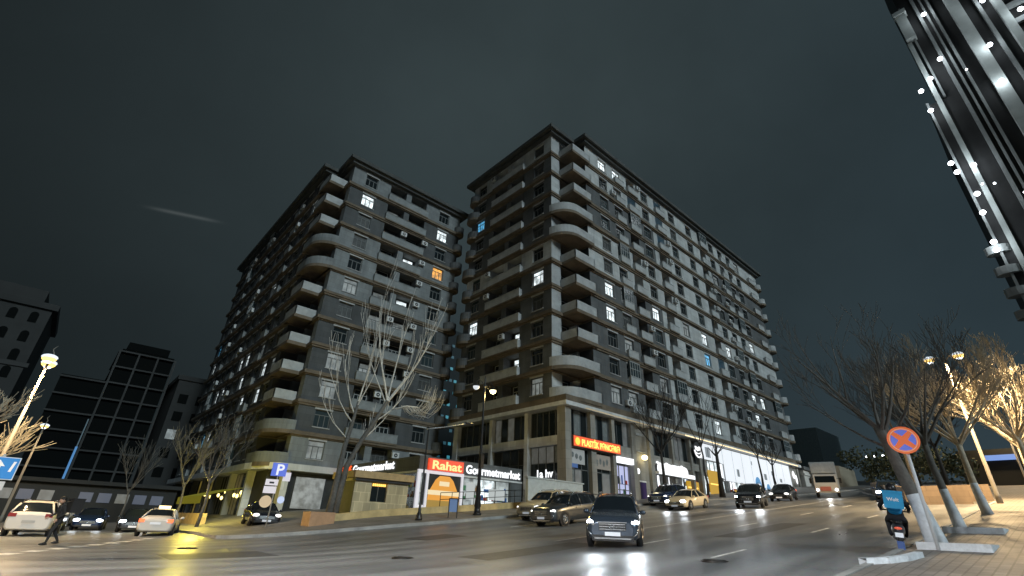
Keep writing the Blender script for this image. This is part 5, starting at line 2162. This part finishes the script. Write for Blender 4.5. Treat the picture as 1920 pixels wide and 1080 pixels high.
for (p, d, L, r_) in ((V2(.5, 8.0, .2), V2(.15, 1), 5.5, .07), (V2(.4, 7, .2), V2(-.55, 1, .3), 4.8, .055), (V2(.35, 6.4, .2), V2(-.95, 1, -.2), 4.6, .05),
                      (V2(.45, 7.6, .2), V2(.4, 1, -.3), 4.5, .05), (V2(.2, 5.2, .1), V2(-1.1, .9, .2), 4.2, .045), (V2(2.6, 8.2), V2(-.28, 1), 7.6, .085), (V2(2.6, 8.2), V2(.06, 1, .2), 6.8, .075),
                      (V2(2.6, 8.2), V2(.55, 1), 6.0, .07), (V2(2.6, 8.1), V2(.85, 1, -.2), 6.4, .08), (V2(2.5, 8.0), V2(-.5, 1, .3), 6.2, .06),
                      (V2(1.9, 6.6), V2(1.2, 1.0), 3.4, .06), (V2(1.2, 5.2), V2(1.3, 1.1, .2), 3.6, .05), (V2(.6, 4.2), V2(.8, 1), 2.6, .035)):
    grow(cr, rnd, Vector(p), Vector(d).normalized(), L, r_, 2, 1.15, .38, 0, (3, 4), .013)
cr.build('crown', [M_BIRCH], bt)
# pruned limb with a lit tuft of drooping twigs
tf = MB()
tf.tube([V2(3.0, 7.6), V2(4.1, 8.0), V2(5.0, 8.0)], [.05, .05, .04], 6)
for i in range(26):
    a = rnd.uniform(0, 1)
    s0 = Vector(V2(3.6 + 1.4 * a, 8.0))
    s1 = s0 + Vector(V2(.9 + rnd.uniform(-.3, .3), -.7 + rnd.uniform(-.2, .3), rnd.uniform(-.5, .5)))
    s2 = s1 + Vector(V2(.8 + rnd.uniform(-.2, .4), 1.2 + rnd.uniform(0, 1.4), rnd.uniform(-.3, .3)))
    tf.tube([s0, (s0 + s1) / 2 + Vector((0, 0, -.12)), s1, (s1 + s2) / 2 + Vector(V2(.2, -.1)), s2], [.018, .016, .014, .012, .008], 3, cap=False)
tf.build('branch', [M_BIRCH], bt)

GR = 'limewashed trees along the right pavement'
tree('nearest leaning tree with thick trunk and limewashed base behind the no-stopping sign', 18.35, 3.0,
     [(0, 0, 0), (0, .12, .9), (-.02, .28, 1.8), (-.05, .42, 2.7), (-.05, .55, 3.3)],
     fan(5, 3.2, 2.7, .075, .75, 3, (0, .22), -.05, .5) + fan(3, 2.7, 2.3, .05, 1.1, 8, (0, .35), -.05, .42), .21, 3, .25, .62, 11, M_BARK, 1.35, (3, 4), GR, .006)
tree('second limewashed tree from the viewer along the right kerb', 23.3, 3.05,
     [(0, 0, 0), (.05, .1, 1), (.05, .2, 2.2), (0, .2, 3.2)],
     fan(7, 3.1, 2.8, .07, .8, 4, (0, 0), 0, .2), .15, 3, .25, .6, 12, M_BARK, 1.35, (4, 5), GR, .008)
tree('third tree on the right kerb, its twigs lit by the glowing lamp', 32.2, 3.1,
     [(0, 0, 0), (.0, .1, 1.2), (.05, .12, 2.4), (0, .1, 3.4)],
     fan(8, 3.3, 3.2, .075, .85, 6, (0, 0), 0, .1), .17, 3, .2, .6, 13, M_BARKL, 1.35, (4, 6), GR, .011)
tree('fourth tree on the right kerb with a bright fan of lit twigs', 37.5, 1.2,
     [(0, 0, 0), (.0, .1, 1.2), (.05, .1, 2.4), (0, .1, 3.6)],
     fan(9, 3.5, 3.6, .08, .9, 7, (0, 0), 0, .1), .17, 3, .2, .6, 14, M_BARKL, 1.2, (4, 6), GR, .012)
tree('fifth lit tree farther up the right pavement', 46.0, 1.6,
     [(0, 0, 0), (.0, .1, 1.6), (.05, .1, 3.4)],
     fan(8, 3.4, 3.8, .09, .9, 8, (0, 0), 0, .1), .17, 2, .2, .6, 15, M_BARKL, 1.2, (5, 7), GR, .02)
tree('sixth tree at the far right end of the row', 57.0, 1.5,
     [(0, 0, 0), (.0, .1, 1.6), (.05, .1, 3.6)],
     fan(8, 3.5, 4.0, .09, .9, 9, (0, 0), 0, .1), .17, 2, .2, .6, 16, M_BARKL, 1.2, (5, 7), GR, .025)
GP = 'park trees behind the brown wall'
tree('wide bare tree behind the brown wall, left of the sign', 50.5, 8.5, [(0, 0, 0), (.1, 0, 2), (0, 0, 4)],
     fan(8, 3.9, 4.6, .10, .9, 21), .2, 3, .2, .6, 22, M_BARKD, 0, (3, 5), GP, .012)
tree('dark bare tree of the park just right of the distant car', 66, 8.5, [(0, 0, 0), (.1, 0, 2.2), (0, 0, 4.6)],
     fan(8, 4.4, 5.0, .12, .9, 23), .22, 2, .2, .6, 24, M_BARKD, 0, (5, 7), GP, .02)

GS = 'pruned street trees before the shopfronts'
tree('branching bare street tree before the cursive white sign', 44.4, 26.9, [(0, 0, 0), (.1, 0, 2.2), (0, 0, 4.6)],
     fan(6, 4.5, 4.2, .12, .75, 31), .19, 3, .45, .6, 32, M_BARKD, 0, (3, 5), GS, .014)
tree('thin crooked street tree left of the thicker pollard', 52.3, 26.6, [(0, 0, 0), (.25, 0, 1.4), (-.1, 0, 2.8), (.1, 0, 4.2), (-.25, 0, 5.6)],
     fan(4, 5.4, 4.6, .07, .5, 33), .13, 2, .6, .5, 34, M_BARKD, 0, (3, 4), GS, .014)
tree('thick pollarded street tree with stubby fists before the yellow poster', 53.7, 25.7, [(0, 0, 0), (.0, 0, 2.2), (.05, 0, 4.6)],
     fan(4, 4.5, 1.3, .13, .9, 35) + fan(3, 4.6, 4.2, .05, .25, 36), .26, 1, .4, .6, 36, M_BARKD, 0, (2, 4), GS, .018)
tree('slim street tree before the middle of the white light panels', 63.4, 25.2, [(0, 0, 0), (.2, 0, 2.0), (-.1, 0, 4.4)],
     fan(4, 4.3, 2.4, .07, .5, 37), .14, 2, .5, .5, 38, M_BARKD, 0, (3, 4), GS, .018)
tree('dark street tree before the blue balloon sign', 68.0, 25.4, [(0, 0, 0), (-.3, 0, 1.8), (.1, 0, 3.6)],
     fan(5, 3.5, 2.2, .08, .8, 39), .16, 2, .4, .6, 40, M_BARKD, 0, (3, 5), GS, .018)
tree('slender street tree right beside the lit corner shop windows', 36.0, 27.6, [(0, 0, 0), (.05, 0, 1.6), (0, 0, 3.0)],
     fan(4, 2.9, 1.8, .05, .6, 41), .09, 2, .4, .6, 42, M_BARKD, 0, (3, 4), GS, .012) if False else None

GL = 'lit bare trees at the left edge'
tree('lit bare tree at the left edge below the tall glowing lamp', -4.6, 31.5, [(0, 0, 0), (.1, 0, 1.6), (.1, 0, 3.0)],
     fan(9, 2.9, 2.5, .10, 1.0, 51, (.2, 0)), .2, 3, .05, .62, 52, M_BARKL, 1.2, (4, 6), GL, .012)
tree('second lit bare tree at the left, in front of the smaller lamp', -4.0, 42.5, [(0, 0, 0), (.1, 0, 1.8), (.1, 0, 3.0)],
     fan(8, 2.9, 2.9, .10, 1.0, 53, (.1, 0)), .2, 2, .05, .62, 54, M_BARKL, 1.2, (5, 7), GL, .018)
GY = 'young trees along the arcade of the near block'
for i, (x, y, lb_) in enumerate(((8.8, 42.5, 'thin bare tree directly right of the taxi'), (8.6, 50.0, 'thin bare tree behind the taxi by the arcade'), (6.6, 66.0, 'tall thin bare tree far back beside the near block'))):
    tree(lb_, x, y, [(0, 0, 0), (.1, 0, 1.6), (-.05, 0, 3.2)], fan(5, 3.0, 3.4, .06, .6, 61 + i), .11, 2, .3, .6, 71 + i, M_BARK, 0, (4, 6), GY, .014)

# tree pits with limewashed kerbs around the two nearest trunks
for (x, y, lb_) in ((18.35, 2.6, 'white kerb frame around the nearest leaning tree'), (23.3, 2.7, 'white kerb frame around the second limewashed tree')):
    z = g(x, y) + .14
    mb = MB()
    for (a, b, c, d) in ((-.75, .75, -.75, -.6), (-.75, .75, .6, .75), (-.75, -.6, -.598, .598), (.6, .75, -.598, .598)):
        mb.box(x + a, x + b, y + c, y + d, z - .15, z + .11, 0)
    mb.box(x - .598, x + .598, y - .598, y + .598, z - .1, z + .02, 1)
    tag(mb.build('tree_pit', [M_LIME, M_FAR]), lb_, 'tree pit', 'kerb frames round the tree trunks')
# white-painted kerb end at the bottom right
mb = MB()
cp = [(14.2, 3.85), (14.6, 3.5), (15.2, 3.25), (16.0, 3.12)]
for (a, b), (c, d) in zip(cp, cp[1:]):
    za, zc = g(a, b) + .14, g(c, d) + .14
    mb.quad((a, b, za + .12), (c, d, zc + .12), (c + .03, d - .16, zc + .12), (a - .02, b - .16, za + .12))
    mb.quad((a, b, za - .05), (c, d, zc - .05), (c, d, zc + .12), (a, b, za + .12))
    mb.quad((c + .03, d - .16, zc - .05), (a - .02, b - .16, za - .05), (a - .02, b - .16, za + .12), (c + .03, d - .16, zc + .12))
tag(mb.build('kerb', [M_LIME]), kind='structure')

# ------------------------------------------------------------------ brown park wall across the right
mb = MB()
pl_ = [(44.6, 3.75), (43.2, 8.0), (52, 11.2), (64, 14.5), (80, 17.0)]
M_BRW = mat('brown_wall_stone', (.22, .16, .11), .7, var=.3, scale=.8, brick=(.9, .35, 'wall', .7))
for (a, b), (c, d) in zip(pl_, pl_[1:]):
    n = 6
    for i in range(n):
        p0 = (a + (c - a) * i / n, b + (d - b) * i / n)
        p1 = (a + (c - a) * (i + 1) / n, b + (d - b) * (i + 1) / n)
        dv = Vector((c - a, d - b)).normalized()
        nn = Vector((dv.y, -dv.x)) * .4
        z0_, z1_ = g(*p0), g(*p1)
        q0, q1 = (p0[0] + nn.x, p0[1] + nn.y), (p1[0] + nn.x, p1[1] + nn.y)
        h = 1.15
        mb.quad((p0[0], p0[1], z0_ - .2), (p1[0], p1[1], z1_ - .2), (p1[0], p1[1], z1_ + h), (p0[0], p0[1], z0_ + h), 0)
        mb.quad((q1[0], q1[1], z1_ - .2), (q0[0], q0[1], z0_ - .2), (q0[0], q0[1], z0_ + h), (q1[0], q1[1], z1_ + h), 0)
        mb.quad((p0[0], p0[1], z0_ + h), (p1[0], p1[1], z1_ + h), (q1[0], q1[1], z1_ + h), (q0[0], q0[1], z0_ + h), 1)
pw = empty('park_wall', (0, 0, 0), 0, 'low brown stone wall of the park behind the kerb trees', 'wall')
mb.build('wall_body', [M_BRW, M_BRW], pw)

# ------------------------------------------------------------------ tower on the right
tw = empty('tower_block', (0, 0, 0), 0, 'very tall tower with pale vertical piers and small white lamps at the top right', 'tower')
M_TD = mat('tower_dark_cladding', (.02, .021, .022), .85, var=.3, scale=.3)
M_TP = mat('tower_pier_stone', (.42, .46, .45), .7, var=.12, scale=.5)
M_TPD = mat('tower_pier_grey', (.24, .26, .26), .7, var=.2, scale=.5)
tx, gz_ = 100.0, 6.0
mb = MB()
mb.box(tx, tx + 26, -60, -3.4, gz_, 74, 0)
mb.box(tx + .3, tx + 26, -60, -6.0, 74.002, 128, 0)
mb.build('wall', [M_TD], tw)
for (y0, y1, z0, z1, dx, m_) in ((-3.75, -3.4, 20, 74.3, .5, M_TPD), (-5.6, -4.9, gz_, 90, .5, M_TP), (-6.35, -6.05, 74.4, 100, .4, M_TPD), (-8.6, -8.1, gz_, 128, .5, M_TPD), (-9.5, -9.2, gz_, 128, .45, M_TPD), (-10.4, -10.05, gz_, 128, .55, M_TPD),
                                  (-13.9, -12.2, gz_, 128, .8, M_TP), (-16.0, -15.5, 40, 128, .6, M_TPD), (-18.4, -17.3, gz_, 128, .9, M_TP), (-22.5, -21.0, gz_, 128, .9, M_TP),
                                  (-27.5, -26.0, gz_, 128, .8, M_TP), (-33, -31.5, gz_, 128, .8, M_TP), (-39, -37.5, gz_, 128, .8, M_TP), (-46, -44.5, gz_, 128, .8, M_TP), (-54, -52.5, gz_, 128, .8, M_TP)):
    mb = MB()
    mb.box(tx - dx, tx + .29, y0, y1, z0, z1, 0)
    mb.build('pier', [m_], tw)
mb = MB()
mb.box(tx - 1.2, tx + .28, -6.6, -5.0, 90.5, 97.5, 0)
mb.box(tx - 1.4, tx + .28, -6.9, -4.8, 97.6, 98.6, 0)
mb.build('cornice_block', [M_TP], tw)
# recessed balconies between two bright piers
for k in range(30):
    z0 = 12 + k * 3.9
    mb = MB()
    mb.box(tx - .55, tx - .02, -20.95, -18.45, z0, z0 + 1.1, 0)
    mb.build('balcony', [M_TPD], tw)
for k in range(9):
    z0 = 12 + k * 3.7
    c = [(tx + .2 + 1.0 * math.cos(t), -3.3 + 1.5 * math.sin(t)) for t in [2 * math.pi * i / 14 for i in range(14)]]
    mb = MB()
    mb.prism(c, z0, z0 + 1.3, 0)
    mb.build('balcony', [M_TPD], tw)
M_TL = emis('tower_lamp', (.88, .94, 1.0), 12.0)
for i, (y, z) in enumerate(((-2.9, 59.6), (-3.1, 57.5), (-4.1, 52.3), (-3.7, 48.7), (-3.3, 43.2), (-3.2, 41.8), (-8.9, 94.2), (-7.9, 82), (-5.5, 78.7), (-3.6, 76.9), (-3.6, 71.8), (-5.3, 57.7), (-14.2, 79.8), (-13.1, 71.5), (-16.4, 90), (-6.5, 53.1), (-5.2, 53.7), (-10.2, 77), (-9, 49.9), (-19.5, 84), (-20, 96))):
    mb = MB()
    rr_ = .40 if i not in (15, 16, 17, 18) else .16
    mb.ball((tx - 1.35, y, z), rr_, rr_, rr_, 0, 8, 6)
    o = mb.build('lamp', [M_TL], tw)
    if rr_ > .2:
        point_light('lamp_light', tw, (tx - 2.6, y, z), 260 if i > 5 else 200, (.86, .95, 1.0), .5)

# ------------------------------------------------------------------ buildings far behind
M_FB = mat('far_wall_dark', (.022, .024, .024), .85, var=.25, scale=.2)
M_FC = mat('far_wall_grey', (.032, .034, .034), .85, var=.25, scale=.2)
M_FD = mat('far_opening', (.006, .007, .007), .9, spec=0.0)
cb = empty('unfinished_block', (0, 0, 0), 0, 'unfinished concrete frame block far left with a blue light line down its corner', 'building')
mb = MB()
mb.box(2.4, 10.6, 110.6, 128, 0, 27, 0)
mb.box(-4.2, 2.35, 111.5, 128, 0, 21, 0)
mb.box(3.0, 9.5, 110.5, 120, 27.002, 28.4, 0)
mb.build('wall', [M_FD], cb)
mb = MB()
for k in range(10):
    z = .2 + k * 2.9
    mb.box(2.0, 11.0, 110, 110.58, z, z + .26, 0)
    mb.box(1.95, 2.38, 110.6, 128, z, z + .26, 0)
for k in range(8):
    mb.box(-4.3, 1.94, 111.0, 111.48, .2 + k * 2.9, .46 + k * 2.9, 0)
mb.build('floor_slab', [M_FC], cb)
mb = MB()
for xx in (2.0, 4.95, 7.9, 10.7):
    mb.box(xx, xx + .3, 109.94, 109.997, 0, 26.5, 0)
mb.build('column', [M_FC], cb)
mb = MB()
mb.box(1.62, 1.92, 109.8, 110.0, 0, 9.5, 0)
mb.box(1.70, 1.86, 109.8, 110.0, 9.503, 14, 1)
mb.build('blue_light_line', [emis('blue_line', (.04, .30, .75), .55), emis('blue_line_dim', (.02, .22, .35), .14)], cb)

db = empty('dark_block', (0, 0, 0), 0, 'low dark flat block between the unfinished frame and the near apartment block', 'building')
mb = MB()
mb.box(11.8, 21, 104, 118, 0, 22, 0)
mb.box(11.5, 21.3, 103.7, 118.3, 22.002, 22.8, 0)
mb.build('wall', [M_FB], db)
for i in range(3):
    for k in range(6):
        mb = MB()
        mb.box(12.6 + i * 2.8, 14.0 + i * 2.8, 103.9, 103.998, 2.4 + k * 3.1, 4.0 + k * 3.1, 0)
        mb.build('window', [M_FD if (i * 7 + k * 3) % 9 else M_LITD], db)

lb2 = empty('classical_block', (0, 0, 0), 0, 'grey block with a heavy cornice and arched openings at the far left edge', 'building')
mb = MB()
mb.box(-34, -10.4, 129, 150, -1, 36, 0)
mb.box(-34.6, -9.6, 128.4, 150.6, 36.002, 37.2, 0)
mb.box(-32, -12.4, 130.5, 149, 37.202, 40.2, 0)
mb.box(-34.3, -9.9, 128.7, 128.998, 24.2, 25.0, 1)
mb.build('wall', [M_FB, M_FC], lb2)
for i in range(7):
    for k in range(9):
        mb = MB()
        xa_, z0 = -12.6 - i * 3.1, 3.0 + k * 3.7
        if k in (5, 8): z0 += .3
        w_ = .65
        arch = [(xa_ - w_, z0), (xa_ + w_, z0), (xa_ + w_, z0 + 1.6)] + [(xa_ + w_ * math.cos(t), z0 + 1.6 + w_ * math.sin(t)) for t in [math.pi * j / 6 for j in range(1, 6)]] + [(xa_ - w_, z0 + 1.6)]
        mb.poly([(a, 128.96, b) for a, b in arch], 0)
        mb.build('window', [M_FD], lb2)

gb = empty('far_tower', (0, 0, 0), 0, 'distant tower with small cyan lit windows seen in the gap between the two blocks', 'building')
mb = MB()
mb.box(61, 74, 100, 116, 0, 47, 0)
mb.build('wall', [mat('far_tower_wall', (.012, .018, .02), .8, var=.3)], gb)
M_CY = emis('cyan_window', (.06, .38, .50), .55)
M_CY2 = emis('cyan_window_dim', (.03, .18, .26), .3)
rnd = random.Random(9)
for k in range(13):
    for i in range(8):
        if rnd.random() < .42: continue
        mb = MB()
        xx = 62 + i * 1.45
        mb.box(xx, xx + .8, 99.9, 99.998, 5 + k * 3.1, 5.7 + k * 3.1, 0)
        mb.build('window', [M_CY if rnd.random() < .45 else M_CY2], gb)

# lit low shops at the end of the side street
sh = empty('low_shop', (0, 0, 0), 0, 'low shop with blue-white lit panes beyond the cars of the side street', 'shop')
mb = MB()
mb.box(-4, 12.5, 76, 84, -2, 2.7, 0)
mb.box(-4.4, 12.9, 75.4, 84.4, 2.702, 3.1, 0)
mb.build('wall', [M_FB], sh)
M_BW = emis('blue_white_pane', (.35, .50, 1.0), .07)
for i in range(9):
    if i == 3: continue
    mb = MB()
    mb.box(-3.6 + i * 1.7, -2.4 + i * 1.7, 75.9, 75.998, .9, 1.9, 0)
    mb.build('window', [M_BW if i in (1, 4, 5, 7, 8) else M_DIMI], sh)
# glowing yellow awning of the arcade with planter hedge
aw = empty('awning', (0, 0, 0), 0, 'yellow-green lit fabric awning over the terrace behind the taxi', 'awning')
mb = MB()
mb.quad((10.6, 52.5, 1.6), (10.6, 63, 1.6), (13.9, 63, 2.5), (13.9, 52.5, 2.5), 0)
mb.quad((10.6, 63, 1.56), (10.6, 52.5, 1.56), (13.9, 52.5, 2.46), (13.9, 63, 2.46), 0)
mb.quad((10.58, 52.5, .95), (10.58, 63, .95), (10.58, 63, 1.6), (10.58, 52.5, 1.6), 0)
mb.build('fabric', [mat('olive_fabric', (.22, .22, .03), .8, emit=(.30, .28, .01), es=.25)], aw)
for i in range(4):
    mb = MB()
    mb.tube([(10.7, 52.7 + i * 3.3, -1.2), (10.7, 52.7 + i * 3.3, 1.55)], .04, 6)
    mb.build('post', [M_BLACK], aw)
point_light('awning_light', aw, (8.6, 44.0, 2.2), 1000, (1.0, .80, .12), .2)
point_light('awning_light', aw, (12.6, 49.2, 3.2), 130, (1.0, .78, .10), .2)
tr_ = empty('planter_wall', (0, 0, 0), 0, 'yellow lit planter wall in front of the arcade', 'wall')
mb = MB()
mb.box(9.4, 9.8, 45, 62, -1.4, .15, 0)
mb.build('wall_body', [M_OCHRE], tr_)

# right background: dark block, gatehouse, tan shed
rb = empty('dark_block', (0, 0, 0), 0, 'dark flat-topped block far behind the end of the shops', 'building')
mb = MB()
mb.box(112, 126, 32, 38.5, 5, 20.4, 0)
mb.build('wall', [mat('far_wall_blue', (.22, .30, .32), .85, var=.2)], rb)
gh = empty('gatehouse', (0, 0, 0), 0, 'small white gatehouse with a dark cornice at the end of the shops', 'gatehouse')
mb = MB()
mb.box(89.6, 94, 28.9, 32.2, 5.5, 10.0, 0)
mb.box(89.3, 94.3, 28.6, 32.5, 10.002, 10.5, 1)
mb.box(89.45, 94.1, 28.75, 32.3, 9.2, 9.5, 0)
mb.build('wall', [mat('white_gate_render', (.50, .50, .48), .7, emit=(.5, .5, .45), es=.0), M_DARK], gh)
mb = MB()
mb.box(89.5, 89.59, 30.2, 31.0, 6.8, 9.0, 0)
mb.build('window', [M_FD], gh)
sd = empty('shed', (0, 0, 0), 0, 'tan flat shed between the gatehouse and the lorry', 'shed')
mb = MB()
mb.box(92, 100, 24.4, 28.4, 5.5, 10.6, 0)
mb.build('wall', [mat('tan_render', (.26, .23, .17), .7)], sd)
mb = MB()
mb.box(91.9, 91.998, 26.6, 28.0, 6.5, 9.6, 0)
mb.build('door', [M_FD], sd)
point_light('shed_lamp_light', sd, (89.0, 26.2, 10.5), 90, (1, .95, .85), .2)


def bushy(label, x, y, h, w, seed, name='evergreen_tree', group='dark evergreens beyond the lorry', n=900):
    rnd = random.Random(seed)
    z = g(x, y)
    r = tag(empty(name, (x, y, z), 0), label, 'tree', group)
    t = MB()
    t.tube([(0, 0, 0), (0, 0, h * .5)], [.16, .1], 6)
    t.build('trunk', [M_BARKD], r)
    cl_ = [(rnd.uniform(-.5, .5) * w, rnd.uniform(-.5, .5) * w, h * rnd.uniform(.35, .85), w * rnd.uniform(.22, .4)) for _ in range(9)]
    mb = MB()
    for i in range(n):
        c = rnd.choice(cl_)
        d = Vector((rnd.gauss(0, 1), rnd.gauss(0, 1), rnd.gauss(0, 1))).normalized() * c[3] * rnd.uniform(.5, 1.1)
        p = Vector((c[0], c[1], c[2])) + d
        a = Vector((rnd.gauss(0, 1), rnd.gauss(0, 1), rnd.gauss(0, 1))).normalized() * rnd.uniform(.12, .3)
        b = a.cross(Vector((rnd.gauss(0, 1), rnd.gauss(0, 1), rnd.gauss(0, 1)))).normalized() * rnd.uniform(.1, .2)
        mb.quad(p - a, p + b, p + a, p - b, rnd.randint(0, 1))
    mb.build('crown', [mat('leaf_dark', (.035, .045, .02), .8), mat('leaf_olive', (.09, .09, .035), .8)], r)


bushy('evergreen clump directly right of the lorry', 88, 19.5, 5.2, 5.0, 1)
bushy('second evergreen clump from the lorry, slightly lower', 92, 16.6, 4.8, 5.0, 2)
bushy('third evergreen clump beyond the delivery rider', 84, 13.5, 4.6, 5.0, 3)
bushy('evergreen clump behind the distant car', 78, 10.2, 4.4, 4.5, 4)

# shops and lamps far right, beyond the park
rs2 = empty('low_shop', (0, 0, 0), 0, 'low dark shop with a blue-white glowing sign seen between the kerb trees', 'shop')
mb = MB()
mb.box(84, 90, -12, 9.0, 5.8, 10.6, 0)
mb.build('wall', [M_FB], rs2)
mb = MB()
mb.box(83.8, 83.99, 3.6, 6.4, 9.3, 9.9, 0)
mb.build('sign_panel', [emis('blue_white_sign', (.20, .42, 1.0), .7)], rs2)
for i in range(5):
    mb = MB()
    mb.box(83.9, 83.995, -9 + i * 2.2, -7.6 + i * 2.2, 6.8, 8.8, 0)
    mb.build('window', [M_LITD if i % 2 else M_LITB], rs2)
for i in range(4):
    mb = MB()
    mb.ball((0, 0, 0), .22, .22, .14, 0, 8, 5)
    tag(mb.build('floodlight', [emis('floodlight_glow', (.95, .97, 1), 8)], None, (98, 21.6 - i * 1.1, 12.4)), ['leftmost', 'second', 'third', 'rightmost'][i] + ' of four white floodlights in a row above the evergreens', 'floodlight', 'four floodlights in a row')
fm = tag(empty('floodlight_mast', (98.2, 20, g(98, 20))), 'thin mast and bar carrying four floodlights above the evergreens', 'mast')
mb = MB()
mb.tube([(0, 0, 0), (0, 0, 4.3)], .08, 6)
mb.tube([(0, -2, 4.25), (0, 2, 4.25)], .05, 6)
mb.build('mast_frame', [M_BLACK], fm)
